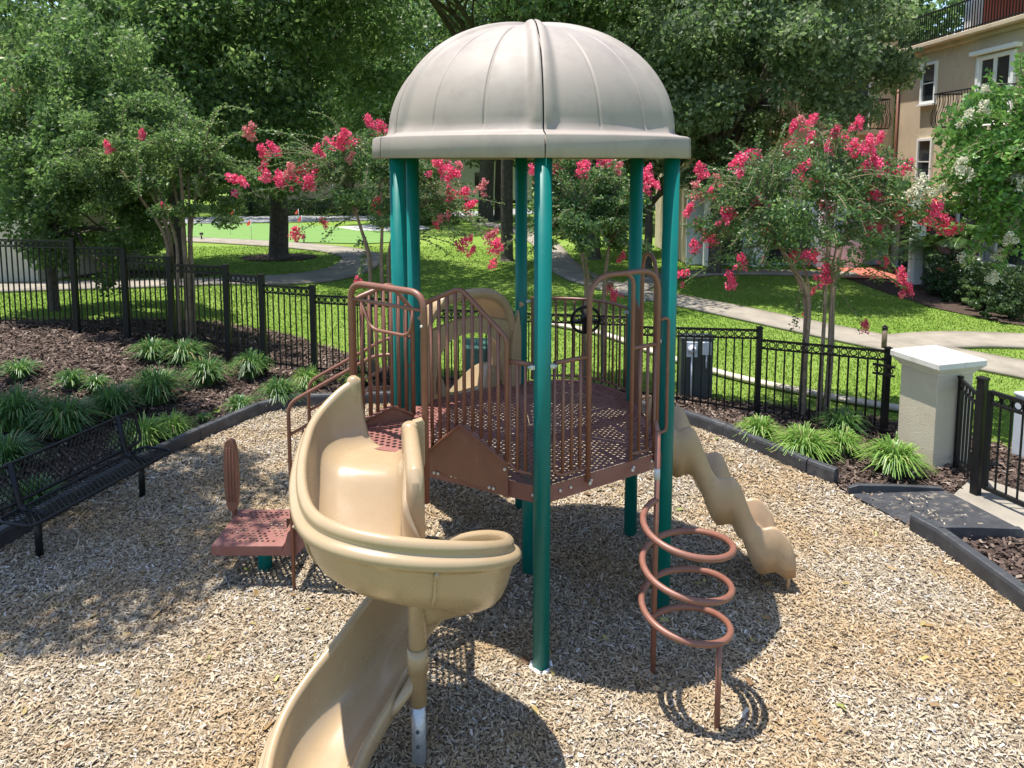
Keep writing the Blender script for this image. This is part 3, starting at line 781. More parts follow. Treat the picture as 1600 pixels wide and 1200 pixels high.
# ---- spiral slide: a channel swept round its column
SC = Vector((-.587, 4.14)); SB = Vector((-.622, 4.16)); RO = .635
st = []                                                     # outer xy, inner xy, bed z, outer rim z, inner rim z
def S(o, i, b, zo, zi): st.append((Vector(o), Vector(i), b, zo, zi))
S((-1.125, 4.965), (-.655, 4.745), 1.765, 2.245, 2.0)
S((-1.225, 4.90), (-.68, 4.67), 1.763, 2.195, 2.0)
S((-1.318, 4.78), (-.685, 4.57), 1.76, 2.115, 1.985)
S((-1.362, 4.62), (-.672, 4.46), 1.735, 2.05, 1.95)
S((-1.365, 4.45), (-.658, 4.36), 1.61, 1.995, 1.91)
S((-1.345, 4.30), (-.65, 4.26), 1.52, 1.95, 1.86)
S((-1.305, 4.12), (-.646, 4.18), 1.49, 1.905, 1.79)
S((-1.24, 3.94), (-.642, 4.13), 1.485, 1.87, 1.74)
def hel(th): a = R(th); ro = RO+.05*min(1, max(0, (250-th)/85)); return Vector((SB.x+ro*math.cos(a), SB.y+ro*math.sin(a))), Vector((SC.x+.06*math.cos(a), SC.y+.06*math.sin(a)))
key = [(165, 1.50, 1.925), (185, 1.49, 1.888), (215, 1.482, 1.85), (250, 1.465, 1.842), (270, 1.45, 1.83), (305, 1.35, 1.74), (330, 1.245, 1.625), (360, 1.10, 1.485), (395, .955, 1.34), (420, .84, 1.235), (450, .67, 1.07), (480, .50, .90), (505, .42, .785)]
kt = np.array([k[0] for k in key])
for th in range(215, 467, 10):
    w_ = np.linspace(-18, 18, 13) if 222 < th < 450 else np.linspace(-3, 3, 3)
    bz = float(np.interp(th+w_, kt, [k[1] for k in key]).mean()); rz = float(np.interp(th+w_, kt, [k[2] for k in key]).mean())
    o, i = hel(th); S(o, i, bz, rz, bz+.16+.09*max(0, 1-(th-215)/50))
S((-.975, 4.57), (-.625, 4.27), .50, .90, .62)
S((-1.025, 4.44), (-.655, 4.30), .455, .85, .56)
S((-1.09, 4.30), (-.685, 4.26), .41, .79, .51)
S((-1.195, 4.16), (-.73, 4.17), .365, .72, .465)
S((-1.295, 4.01), (-.785, 4.06), .325, .65, .425)
S((-1.375, 3.86), (-.85, 3.93), .285, .585, .385)
S((-1.395, 3.67), (-.905, 3.78), .25, .525, .345)
S((-1.35, 3.45), (-.925, 3.55), .22, .47, .31)
S((-1.275, 3.20), (-.925, 3.30), .20, .435, .285)
S((-1.215, 2.95), (-.925, 3.05), .185, .41, .265)
for _ in range(2):                                          # fair the run of the channel
    st = [st[0]]+[tuple(a*.22+b*.56+c*.22 for a, b, c in zip(st[i-1], st[i], st[i+1])) if i > 3 else st[i] for i in range(1, len(st)-1)]+[st[-1]]
def interp(k):                                              # smooth between stations
    i = min(int(k), len(st)-2); u = k-i; out = []
    for c in range(5):
        g = lambda j: st[max(0, min(len(st)-1, j))][c]
        p0, p1, p2, p3 = g(i-1), g(i), g(i+1), g(i+2)
        out.append(.5*((p1*2)+(p2-p0)*u+(p0*2-p1*5+p2*4-p3)*(u*u)+(p1*3-p0-p2*3+p3)*(u**3)))
    return out
rings = []; NS = (len(st)-1)*4
for k in range(NS+1):
    o, i, b, zo, zi = interp(k/4); e = (o-i); w = e.length; e = e/w; rg_ = []
    hw = zo-b
    bank = .16*sstep((k/4-3)/3)*(1-sstep((k/4-20)/8))      # the bed leans towards the column in the turn
    def A(r, z):
        p = i+e*r; low = max(0.0, min(1.0, (zo-.25-z)/.12+.3)) if r > w*.5 else (1.0 if z < b+.12 else 0.0)
        rg_.append((p.x, p.y, z-bank*low*max(0, 1-max(0, r)/(w-.06))))
    hi_ = max(.05, zi-b)
    A(-.028, b-.02); A(-.03, zi-.035); A(-.022, zi-.008); A(0, zi+.004); A(.022, zi-.008); A(.03, zi-.035)
    q_ = min(1, w/.60)
    A(.034, b+hi_*.45); A(.034+.021*q_, b+.045); A(.034+.066*q_, b+.008); A(.034+.136*q_, b); A(w*.5, b-.004); A(w-.24*q_, b+.002); A(w-.17*q_, b+.022); A(w-.085-.03*q_, b+.075)
    A(w-.085, b+hw*.35); A(w-.065, b+hw*.62); A(w-.055, zo-.055)
    A(w-.056, zo-.030); A(w-.048, zo-.010); A(w-.030, zo); A(w-.008, zo-.006); A(w+.006, zo-.024); A(w+.010, zo-.046); A(w+.006, zo-.066)
    A(w+.012, zo-.078); A(w+.030, zo-.082); A(w+.046, zo-.094); A(w+.054, zo-.116); A(w+.049, zo-.140); A(w+.032, zo-.154); A(w+.010, zo-.160)
    A(w+.004, zo-.19); A(w-.012, b+hw*.38); A(w-.03, b+.08); A(w-.065, b+.0); A(w-.12*q_-.01, b-.045); A(w-.22*q_, b-.062); A(w*.5, b-.064); A(.10*q_, b-.06); A(0, b-.055)
    rings.append(rg_)
mb = MB(); mb.loft(rings); spiral = mb.build('spiral_slide', M['tan'], play)
for kk in (30, 62):
    o, i, bz, zo, zi = interp(kk/4); e = (o-i).normalized(); mb = MB()
    def B_(r, z): q0 = i+e*r; return (q0.x, q0.y, z)
    ww = (o-i).length; mb.tube([B_(ww+.050, zo-.152), B_(ww+.008, zo-.19), B_(ww-.008, bz+.15), B_(ww-.03, bz+.06), B_(ww-.075, bz-.02), B_(ww-.14, bz-.055), B_(ww*.5, bz-.068)], .010, 8); mb.build('flange_seam', M['tan'], spiral)
mb = MB(); mb.tube([v3(SC, .40), v3(SC, 1.50), v3(SC, 1.52), v3(SC, 1.55)], [.056, .056, .05, .05], 24); mb.cyl(SC, .066, .62, .78, 24); mb.build('column_sleeve', M['tan'], spiral)
mb = MB(); mb.cyl(SC, .0445, -.05, .42, 24); pipe = mb.build('column', M['galv'], spiral)
bolts(pipe, [(SC.x, SC.y-.042, z) for z in (.14, .24)], (0, -1, 0), .011, 'dark_metal')
MB().tube([(SC.x-.02, SC.y-.01, .56), (SC.x-.13, SC.y-.03, .40), (SC.x-.18, SC.y-.05, .36)], [.04, .03, .03], 12).build('exit_bracket', M['tan'], spiral)
# rounded ends of the two walls at the deck, with the inner wall's flange against the arch leg
mb = MB(); mb.tube([(-.695, 4.675, 1.60), (-.695, 4.675, 1.985), (-.695, 4.675, 2.005), (-.695, 4.675, 2.015)], [.056, .056, .048, .03], 20)
mb.plate([(-.68, 4.70, 1.66), (-.615, 4.715, 1.66), (-.60, 4.72, 1.72), (-.60, 4.72, 2.0), (-.615, 4.715, 2.03), (-.68, 4.70, 2.015)], .06); mb.tube([(-.695, 4.675, 1.955), (-.655, 4.48, 1.935), (-.612, 4.27, 1.90), (-.593, 4.18, 1.875), (-.588, 4.15, 1.835), (-.587, 4.14, 1.76), (-.587, 4.14, 1.5)], [.055, .056, .056, .056, .056, .056, .056], 20)
mb.build('wall_end', M['tan'], spiral, bevel=.016)
mb = MB(); mb.tube([(-1.135, 4.955, 1.60), (-1.135, 4.955, 2.20), (-1.135, 4.955, 2.235), (-1.135, 4.955, 2.25)], [.05, .05, .04, .022], 20); mb.build('wall_end', M['tan'], spiral)

# ---- wave slide to the right
mb = MB(); rings = []; d0 = Vector((1.30, 6.24)); wd = Vector((1, -.045)).normalized(); wn_ = Vector((.045, 1)).normalized(); wl = 1.20
for k in range(61):
    t = k/60; x = t*wl
    base = 1.215+.25*(.165-t) if t < .165 else 1.215-1.42*(t-.165) if t < .84 else .2565-.12*(t-.84)
    wave = .088*math.sin(2*math.pi*3.2*(t-.165))*(0 if t < .05 else min(1, (t-.05)*7))*(1 if t < .84 else max(0, 1-(t-.84)/.1))
    b = base+wave; top = b+.27
    if t > .90: top = b+.27*math.sqrt(max(0.02, 1-((t-.90)/.10)**2))
    thk = .15 if t < .8 else .15-.06*(t-.8)/.2
    hw = .255
    sec = [(-hw-.035, b-thk), (-hw-.04, b+.05), (-hw-.035, top-.02), (-hw-.015, top), (-hw+.01, top-.02), (-hw+.02, b+.06), (-hw+.06, b), (0, b-.005), (hw-.06, b), (hw-.02, b+.06), (hw-.01, top-.02), (hw+.015, top), (hw+.035, top-.02), (hw+.04, b+.05), (hw+.035, b-thk), (hw-.03, b-thk+.03), (0, b-.05), (-hw+.03, b-thk+.03)]
    c = d0+wd*x*1.0
    rings.append([v3(c+wn_*u, z) for u, z in sec])
mb.loft(rings); wave_o = mb.build('wave_slide', M['tan_dull'], play)
fx = d0+wd*(wl-.05)-wn_*.25
MB().tube([v3(fx, -.05), v3(fx, .16), v3(fx, .25)], [.018, .018, .022], 12).build('slide_leg', M['tan_dull'], wave_o)
fx = d0+wd*(wl-.05)+wn_*.25
MB().tube([v3(fx, -.05), v3(fx, .22)], .018, 12).build('slide_leg', M['tan_dull'], wave_o)
for s in (-1, 1):
    mb = MB(); o = Vector((1.265, 6.24))+wn_*(s*.27)
    mb.plate([v3(o+wd*.0, 1.30), v3(o+wd*.10, 1.30), v3(o+wd*.11, 1.40), v3(o+wd*.09, 1.50), v3(o+wd*.03, 1.56), v3(o, 1.55)], .035); mb.build('slide_wing', M['tan_dull'], wave_o, bevel=.01)

# ---- coil climber
CC = Vector((1.207, 4.659)); CR = .303; P1_ = Vector((1.043, 4.914)); P2_ = Vector((1.371, 4.404))
a0 = math.atan2(P1_.y-CC.y, P1_.x-CC.x); pts = []; turns = 3.03; NP = 140
for k in range(NP+1):
    a = a0+turns*2*math.pi*k/NP; z = 1.35-.895*k/NP
    pts.append((CC.x+CR*math.cos(a), CC.y+CR*math.sin(a), z))
mb = MB(); mb.tube(pts, .0225, 12); coil = mb.build('coil_climber', M['brown'], play)
MB().tube([v3(P1_, -.05), v3(P1_, 1.86)], .0195, 12).build('climber_pole', M['brown'], coil)
MB().tube([v3(P2_, -.05), v3(P2_, .62)], .0195, 12).build('climber_leg', M['brown'], coil)
MB().tube([v3(P1_, 1.50), v3(P1_, 1.585)], .0215, 12).build('sticker', M['ink'], coil)
MB().tube(rounded([v3(P1_, 1.85), v3(P1_+Vector((0, .1)), 1.9), v3(PF+eR*(L3)+nR, 1.44)], .05), .0165, 10).build('tie_bar', M['brown'], coil)

# ---- transfer platform and steps on the left
px0, px1, py0, py1, pz = -2.665, -2.035, 6.00, 6.665, .385
plat = [(px0, py0), (px1, py0), (px1+.0, py1), (px0, py1)]
mb = MB(); perforated(mb, plat, pz, pitch=.05, r=.0135, margin=.05, skip=lambda x, y: abs(abs(x-.0)-abs(y-.0)) < .03 or abs(x)+abs(y) < .07, origin=((px0+px1)/2, (py0+py1)/2), ang=0)
po = mb.build('transfer_platform', M['deck'], play)
mb = MB(); ring = plat+[plat[0]]
for a, b in zip(ring[:-1], ring[1:]): mb.bar((a[0], a[1], pz-.045), (b[0], b[1], pz-.045), .008, .088)
mb.build('platform_rim', M['deck'], po, bevel=.002)
MB().cyl((-2.305, 6.30), .0635, -.05, pz-.02, 28).build('platform_leg', M['post'], po)
mb = MB(); hp = Vector((px0-.03, py1-.06))
mb.tube([v3(hp, .27), v3(hp+Vector((-.0, 0)), .60)], .026, 12)
prof = []
for k in range(20):
    a = 2*math.pi*k/20; prof.append((hp.x+.068*math.copysign(abs(math.cos(a))**.6, math.cos(a)), hp.y-.03, .78+.36*math.copysign(abs(math.sin(a))**.75, math.sin(a))))
mb.plate(prof, .05)
for dx in (-.03, .0, .03): mb.tube([(hp.x+dx, hp.y-.058, .52), (hp.x+dx, hp.y-.058, 1.06)], .008, 6)
mb.build('hand_paddle', M['brown'], po, bevel=.012)
ys0, ys1 = 5.985, 6.535
stair = empty('stair'); stair.parent = play
for y in (ys0, ys1):
    mb = MB(); mb.plate([(-2.04, y, .30), (-1.98, y, .52), (-1.10, y, 1.36), (-.98, y, 1.36), (-.98, y, 1.22), (-1.92, y, .30)], .012); mb.build('stringer', M['deck'], stair, bevel=.002)
for k in range(3):
    x0 = -1.99+.27*k; z = .64+.255*k
    mb = MB(); perforated(mb, [(x0, ys0+.012), (x0+.27, ys0+.012), (x0+.27, ys1-.012), (x0, ys1-.012)], z, pitch=.05, r=.0155, margin=.04, origin=(x0, ys0))
    mb.bar((x0, ys0+.012, z-.045), (x0, ys1-.012, z-.045), .006, .088)
    mb.bar((x0+.268, ys0+.012, z+.06), (x0+.268, ys1-.012, z+.06), .006, .12)
    mb.build('step', M['deck'], stair)
for y in (ys0-.03, ys1+.03):
    mb = MB(); x0 = -1.93
    mb.tube(rounded([(x0, y, -.05), (x0, y, 1.70), (-1.17, y, 2.13), (-.93, y, 2.13)], .10, 8), .0165, 10)
    mb.tube([(x0, y, 1.42), (-1.20, y, 1.84), (-.93, y, 1.86)], .0135, 8)
    for k in range(7):
        xx = x0+.12+.12*k; zt = 1.42+(xx-x0)*.575; zb = max(.55, .62+(xx-x0)*.93)
        mb.tube([(xx, y, zb), (xx, y, zt)], .0095, 8)
    mb.tube([(x0+.02, y, .66), (-1.12, y, 1.42)], .0125, 8)
    mb.build('handrail', M['brown'], stair)
mb = MB(); mb.tube([(-1.50, ys0+.05, -.05), (-1.50, ys0+.05, .9)], .02, 8); mb.tube([(-1.50, ys1-.05, -.05), (-1.50, ys1-.05, .9)], .02, 8)
# ================================================================== ground
PG = [(-5.35, 1.0), (-5.28, 5.4), (-5.143, 6.80), (-4.854, 7.40), (-4.53, 8.657), (-4.32, 9.28), (-3.84, 10.35), (-3.50, 10.70), (-2.40, 10.86), (-.86, 10.92), (.9, 10.86), (1.75, 10.55), (2.407, 10.166), (2.932, 9.547), (3.622, 8.322), (3.80, 8.09), (3.80, 7.86), (4.14, 6.95), (4.225, 6.717), (4.353, 5.697), (4.33, 4.2), (4.1, 1.0)]
lawn = MB(); g = []
E_ = 2.0
sheet('lawn', [(-44, 0.5), (44, 0.5), (44, 64), (-44, 64)], -.035, M['lawn'], 1.0)
o = MB().add([(-500, -300, -.30), (500, -300, -.30), (500, 700, -.30), (-500, 700, -.30)], [(0, 1, 2, 3)]).build('ground', M['lawn']); o['kind'] = 'structure'
MULCH = [(-15, 1.2), (5.2, 1.2), (6.6, 5.0), (7.2, 8.0), (6.6, 9.3), (5.4, 10.3), (4.3, 10.75), (2.6, 11.3), (1.0, 11.9), (-.6, 12.1), (-1.8, 12.4), (-2.6, 13.0), (-3.6, 14.2), (-4.8, 15.1), (-6.2, 15.2), (-8.0, 14.6), (-11, 14.5), (-15, 14.6)]
sheet('mulch_bed', MULCH, -.022, M['mulchbase'], .5)
sheet('wood_chip_ground', PG, -.006, M['chipbase'], 1.0)
# walks and drives
def ribbon(name, pts, w, dz, mat, per=6, joints=None):
    P = np.array([p[:2] for p in catmull([(a[0], a[1], 0) for a in pts], per)]); T = np.gradient(P, axis=0); T /= np.linalg.norm(T, axis=1, keepdims=True)
    S_ = np.stack([-T[:, 1], T[:, 0]], 1); ww = np.interp(np.linspace(0, 1, len(P)), np.linspace(0, 1, len(w)), w) if isinstance(w, (list, tuple)) else np.full(len(P), w)
    mb = MB(); rows = []
    for p, s, k in zip(P, S_, ww):
        rows.append([(p[0]+s[0]*k*u, p[1]+s[1]*k*u, hgt(p[0]+s[0]*k*u, p[1]+s[1]*k*u)+dz) for u in (-.5, -.25, 0, .25, .5)])
    mb.loft(rows, True, caps=False, closed_ring=False); o = mb.build(name, mat); o['kind'] = 'structure'
    m = o.modifiers.new('Solid', 'SOLIDIFY'); m.thickness = .06; m.offset = -1 if False else 0
    return o
def concrete_joints():
    m, n, b = new_mat('jointed_concrete'); t = noise(n, 1.4, 6, .65); d = noise(n, 30, 4)
    c = ramp(n, t.outputs['Fac'], [(.3, (.19, .168, .138)), (.55, (.265, .235, .192)), (.75, (.325, .29, .24))]).outputs['Color']
    c = mixc(n, c, (.25, .22, .18), ramp(n, d.outputs['Fac'], [(.6, (0,0,0)), (.8, (.6,.6,.6))]).outputs['Color'])
    n.links.new(c, b.inputs['Base Color']); b.inputs['Roughness'].default_value = .93; b.inputs['Specular IOR Level'].default_value = .2
    bump(n, b, d.outputs['Fac'], .4, .006); return m
M['walk'] = concrete_joints()
G = lambda x, y: on_ground(x, y)
loop = [(-17.5, 17.6), (-12.5, 18.6), (-8.4, 19.6), (-6.7, 21.2), (-5.9, 23.5), (-5.7, 26.0), (-6.2, 28.8), (-8.2, 31.1), (-11.5, 33.0), (-16.0, 34.8), (-23, 36.5)]
ribbon('walk', loop, 1.6, 0.0, M['walk'])
ribbon('walk', [(-1.8, 44), (.4, 39.5), (1.5, 33), (1.75, 27.5), (2.2, 23.6), (3.3, 21.0), (5.2, 18.4), (7.4, 15.2), (9.6, 12.4), (12.4, 9.4), (15.0, 6.8)], 1.25, .004, M['walk'])
ribbon('walk', [(7.9, 14.5), (9.6, 14.9), (11.6, 14.6), (15, 13.8)], 1.25, .008, M['walk'])
ribbon('walk', [(3.6, 21.2), (5.2, 23.4), (8.0, 24.3), (11.6, 23.6)], 1.0, .008, M['walk'])
ribbon('garden_kerb', [(.8, 16.4), (2.0, 15.3), (3.0, 13.5), (3.9, 12.2), (5.0, 11.2), (6.2, 10.4)], .17, .028, M['concrete'])
ribbon('road', [(-46, 45.8), (-30, 46.2), (-18, 46.8), (-6, 50.5), (4, 57), (12, 64)], 5.2, .0, M['asphalt'])
sheet('putting_green', [(-14.2, 35.2), (-10.6, 33.6), (-6.8, 33.0), (-4.7, 34.2), (-5.0, 37.5), (-8.5, 41.2), (-14.5, 43.6), (-20.5, 43.8), (-22, 40.5), (-18.5, 37)], .004, M['putting'], 2)
o = sheet('stone_bed', [(-10.2, 41.3), (-8.6, 39.3), (-6.0, 38.9), (-4.6, 40.4), (-5.4, 42.4), (-8.6, 43.0)], .014, M['gravel'], 1)
sheet('patio', [(10.6, 23.0), (13.7, 22.4), (13.8, 25.6), (10.9, 25.6)], .03, M['paver'], 1)
sheet('walk', [(4.95, 7.7), (5.62, 8.3), (6.6, 6.6), (6.2, 4.6), (5.3, 6.1), (5.14, 6.85)], -.004, M['walk'], 1)
MB2 = [(11.0, 24.2), (10.9, 21.5), (11.0, 18.4), (11.7, 16.5), (13.0, 15.3), (14.6, 15.0), (14.2, 24)]
sheet('planting_bed', MB2, -.010, M['mulchbase'], 1)
sheet('planting_bed', [(-16, 20.3), (-9.4, 20.9), (-9.0, 22.4), (-12, 23.5), (-17, 23.5)], .004, M['mulchbase'], .7)
sheet('planting_bed', [(-3.9+1.5*math.cos(a)-5.4, 28.2+1.1*math.sin(a)) for a in [k*math.pi/10 for k in range(20)]], .004, M['mulchbase'], .7)

# ------------------------------------------------------------------ loose chips, mulch, grass (nobody could count them)
PAD = [(4.95, 7.7), (5.62, 8.3), (6.6, 6.6), (6.2, 4.6), (5.3, 6.1), (5.14, 6.85)]
RAMP = [(3.84, 7.80), (4.90, 7.74), (5.16, 6.84), (4.22, 6.86)]
def flakes(name, poly, n, size, aspect, zr, mat, seed, hole=None, tilt=.32, ylim=None, fall=None, mu=.5, sd=.24):
    rg = np.random.default_rng(seed); xs = [p[0] for p in poly]; ys = [p[1] for p in poly]
    X = rg.uniform(min(xs), max(xs), n*3); Y = rg.uniform(min(ys), max(ys), n*3)
    k = inside_np(X, Y, poly)
    for hh in (hole or []): k &= ~inside_np(X, Y, hh)
    k &= (np.abs(X) < .74*Y+2.2) & (Y > 2.1)
    if ylim: k &= (Y > ylim[0]) & (Y < ylim[1])
    X, Y = X[k][:n], Y[k][:n]; m = len(X)
    a = rg.uniform(0, 2*np.pi, m); l = size*rg.uniform(.5, 1.45, m); w = l*aspect*rg.uniform(.6, 1.5, m)
    t = rg.normal(0, tilt, m); r = rg.normal(0, tilt*1.2, m)
    D = np.stack([np.cos(a)*np.cos(t), np.sin(a)*np.cos(t), np.sin(t)], 1)
    S_ = np.stack([-np.sin(a)*np.cos(r), np.cos(a)*np.cos(r), np.sin(r)], 1)
    C = np.stack([X, Y, hgt_np(X, Y)+rg.uniform(zr[0], zr[1], m)], 1)
    e = rg.uniform(.35, .9, m)
    V = np.stack([C-D*(l/2)[:, None]-S_*(w/2*e)[:, None], C+D*(l/2)[:, None]-S_*(w/2)[:, None], C+D*(l*.46)[:, None]+S_*(w/2*e)[:, None], C-D*(l*.5)[:, None]+S_*(w/2)[:, None]], 1)
    o = quads(name, V, mat, None, np.clip(rg.normal(mu, sd, m), 0, 1)); o['kind'] = 'stuff'; return o
flakes('wood_chips', PG, 225000, .034, .30, (-.004, .018), M['chip'], 1, ylim=(2.3, 7.0))
flakes('wood_chips', PG, 115000, .037, .32, (-.004, .018), M['chip'], 2, ylim=(7.0, 11.0))
flakes('wood_chips', PG, 110000, .019, .42, (-.006, .012), M['chip'], 15, ylim=(2.3, 7.5), mu=.42)
flakes('wood_chips', PG, 1500, .075, .20, (.004, .022), M['chip'], 16, tilt=.25)
flakes('mulch_pieces', MULCH, 76000, .075, .30, (-.008, .03), M['mulch'], 3, hole=[PG, PAD, RAMP], ylim=(2.3, 16))
flakes('spilled_chips', [(3.9, 7.7), (4.6, 7.6), (4.95, 6.95), (4.3, 6.95)], 60, .035, .3, (.078, .09), M['chip'], 4, tilt=.1)
flakes('fallen_leaves', PG, 420, .055, .5, (.018, .028), tinted('fallen_leaf', [(0, (.10, .05, .02)), (.5, (.24, .15, .06)), (.75, (.30, .26, .08)), (1, (.12, .20, .04))], .6), 14, tilt=.3)
def blades(name, n, xr, yr, h, seed, avoid):
    rg = np.random.default_rng(seed); X = rg.uniform(*xr, n); Y = rg.uniform(*yr, n); k = np.abs(X) < .74*Y+1
    for p in avoid: k &= ~inside_np(X, Y, p)
    X, Y = X[k], Y[k]; m = len(X); a = rg.uniform(0, 6.28, m); H = h*rg.uniform(.5, 1.3, m); w = .012*(1+Y/14)
    B = np.stack([X, Y, hgt_np(X, Y)-.036], 1); S_ = np.stack([np.cos(a), np.sin(a), 0*a], 1)*(w/2)[:, None]
    L = np.stack([rg.normal(0, .35, m)*H, rg.normal(0, .35, m)*H, H], 1)
    o = quads(name, np.stack([B-S_, B+S_, B+L], 1), M['blade'], None, np.clip(rg.normal(.5, .25, m), 0, 1), per=3); o['kind'] = 'stuff'
def ribpoly(pts, w):
    P = np.array([p[:2] for p in catmull([(a[0], a[1], 0) for a in pts], 5)]); T = np.gradient(P, axis=0); T /= np.linalg.norm(T, axis=1, keepdims=True); S_ = np.stack([-T[:, 1], T[:, 0]], 1)*w/2
    return [tuple(p) for p in P+S_]+[tuple(p) for p in (P-S_)[::-1]]
avoid = [MULCH, ribpoly(loop, 1.62), ribpoly([(-1.8, 44), (.4, 39.5), (1.5, 33), (1.75, 27.5), (2.2, 23.6), (3.3, 21.0), (5.2, 18.4), (7.4, 15.2), (9.6, 12.4), (12.4, 9.4), (15.0, 6.8)], 1.27), ribpoly([(7.9, 14.5), (9.6, 14.9), (11.6, 14.6), (15, 13.8)], 1.27), ribpoly([(3.6, 21.2), (5.2, 23.4), (8.0, 24.3), (11.6, 23.6)], 1.32), ribpoly([(.8, 16.4), (2.0, 15.3), (3.0, 13.5), (3.9, 12.2), (5.0, 11.2), (6.2, 10.4)], .2), MB2]
blades('grass', 150000, (-14, 15), (9.0, 20), .042, 5, avoid)
blades('grass', 60000, (-18, 16), (20, 32), .05, 6, avoid)

# ------------------------------------------------------------------ black edging timbers: each one its own thing
def timber(a, b, label, h=.18, w=.115):
    a = Vector((a[0], a[1], 0)); b = Vector((b[0], b[1], 0)); L = (b-a).length; d = (b-a)/L
    mb = MB(); s = Vector((-d.y, d.x, 0)); rings = []
    for t in (.004, .012, L-.012, L-.004):
        k = 1 if .01 < t < L-.01 else .92
        p = a+d*t; rings.append([p+s*u*w/2*k+Vector((0, 0, z*(h if z > 0 else 1))) for u, z in ((-1.05, -.06), (-1, .80), (-.82, .97), (-.6, 1.0), (.6, 1.0), (.82, .97), (1, .80), (1.05, -.06))])
    mb.loft(rings, False)
    t = mb.build('edging_timber', M['black_rubber']); tag(t, label, 'edging', 'black edging timbers round the wood chips')
    for u in (.12, L-.12): p = a+d*u; MB().tube([p+Vector((0, 0, h-.002)), p+Vector((0, 0, h+.006))], .018, 10).build('stake_head', M['dark_metal'], t)
TL = [((-5.30, 4.2), (-5.24, 5.9), 'black edging timber left of the mesh bench, mostly out of frame'),
 ((-5.22, 5.9), (-4.93, 7.25), 'black edging timber running behind the seat of the black mesh bench'),
 ((-4.93, 7.25), (-4.55, 8.62), 'black edging timber starting at the far end of the black bench, beside a bright tuft'),
 ((-4.55, 8.62), (-4.28, 9.36), 'short black edging timber in deep shade just beyond the black bench'),
 ((-4.28, 9.36), (-3.82, 10.38), 'black edging timber beside the small tuft in the shaded left bed'),
 ((-3.82, 10.38), (-3.46, 10.74), 'very short black edging timber at the back left bend of the wood chips'),
 ((-3.46, 10.74), (-1.95, 10.90), 'black edging timber at the back seen through the stair handrails'),
 ((-1.95, 10.90), (-.50, 10.95), 'grey topped edging timber at the back seen through the gabled guard panel pickets'),
 ((-.50, 10.95), (.95, 10.88), 'edging timber at the back in front of the green transformer, behind the arched hood'),
 ((.95, 10.88), (1.80, 10.54), 'edging timber at the back hidden behind the curved bay panel'),
 ((1.80, 10.54), (2.42, 10.17), 'edging timber at the back right behind the green posts'),
 ((2.42, 10.17), (2.96, 9.52), 'dark grey edging timber right of the front right green post'),
 ((2.96, 9.52), (3.62, 8.34), 'long grey edging timber in front of the bright lily turf clumps'),
 ((3.62, 8.34), (3.83, 8.06), 'short grey edging timber ending beside the black access ramp'),
 ((4.13, 6.99), (4.235, 6.70), 'short pale grey edging timber at the near corner of the black access ramp'),
 ((4.235, 6.70), (4.36, 5.62), 'long pale grey edging timber at the right edge below the ramp'),
 ((4.36, 5.62), (4.33, 4.3), 'edging timber at the right cut off by the picture edge')]
for a, b, l in TL: timber(a, b, l)
# access ramp
ramp_t = thing('access_ramp', 'black plastic access ramp strewn with wood chips leading from the gate', 'ramp')
mb = MB(); A, B, C_, D_ = [Vector((p[0], p[1], 0)) for p in RAMP]
mb.add([A+Vector((0, 0, .012)), B+Vector((0, 0, .075)), C_+Vector((0, 0, .075)), D_+Vector((0, 0, .012)), A-Vector((0, 0, .06)), B-Vector((0, 0, .06)), C_-Vector((0, 0, .06)), D_-Vector((0, 0, .06))], [(3, 2, 1, 0), (0, 1, 5, 4), (1, 2, 6, 5), (2, 3, 7, 6), (3, 0, 4, 7)])
mb.build('ramp_deck', M['mat'], ramp_t)
for a, b in ((A, B), (D_, C_)):
    mb = MB(); d = (b-a).normalized(); s = Vector((-d.y, d.x, 0))*.035
    mb.loft([[p-s+Vector((0, 0, -.05)), p-s*.8+Vector((0, 0, z)), p+s*.8+Vector((0, 0, z)), p+s+Vector((0, 0, -.05))] for p, z in ((a, .08), (a+(b-a)*.1, .115), (a+(b-a)*.5, .118), (a+(b-a)*.97, .105), (b, .07))], False); mb.build('side_curb', M['black_rubber'], ramp_t, bevel=.006)

# ------------------------------------------------------------------ bench
bench = thing('mesh_bench', 'long black expanded metal bench with open mesh seat and back beside the left edging', 'bench')
bu = Vector((.262, .965, 0)).normalized(); bf = Vector((bu.y, -bu.x, 0)); bc = Vector((-4.345, 7.12, 0)); BL = 1.80
def bp(u, f, z): return bc+bu*u+bf*f+Vector((0, 0, z))
def mesh_panel(name, fn, w, h, r, parent):
    """diamond mesh with a tube rim; fn(a, b) maps panel coordinates to space"""
    mb = MB(); rim = [fn(a, b) for a, b in ((-w/2, 0), (w/2, 0), (w/2, h), (-w/2, h))]
    rp = rounded(rim, .09, 6, True); mb.tube(rp, r, 8, closed=True)
    nx = int(w/.052); pit = w/nx
    for s in (-1, 1):
        k = -int(h/pit)-1
        while k <= nx+int(h/pit)+1:
            a0_ = -w/2+k*pit; ln = h*.62
            p0, p1 = [a0_, 0], [a0_+s*ln, h]
            # clip to the width
            t0, t1 = 0, 1
            for lim, sg in ((-w/2+.01, 1), (w/2-.01, -1)):
                f0 = sg*(p0[0]-lim); f1 = sg*(p1[0]-lim)
                if f0 < 0 and f1 < 0: t0 = 2
                elif f0 < 0: t0 = max(t0, f0/(f0-f1))
                elif f1 < 0: t1 = min(t1, f0/(f0-f1))
            if t0 < t1:
                q0 = fn(p0[0]+(p1[0]-p0[0])*t0, h*t0); q1 = fn(p0[0]+(p1[0]-p0[0])*t1, h*t1); mb.bar(q0, q1, .010, .006, up=fn(0, 0)-fn(0, .01)+Vector((.3, .2, .5)))
            k += 1
    return mb.build(name, M['black'], parent)
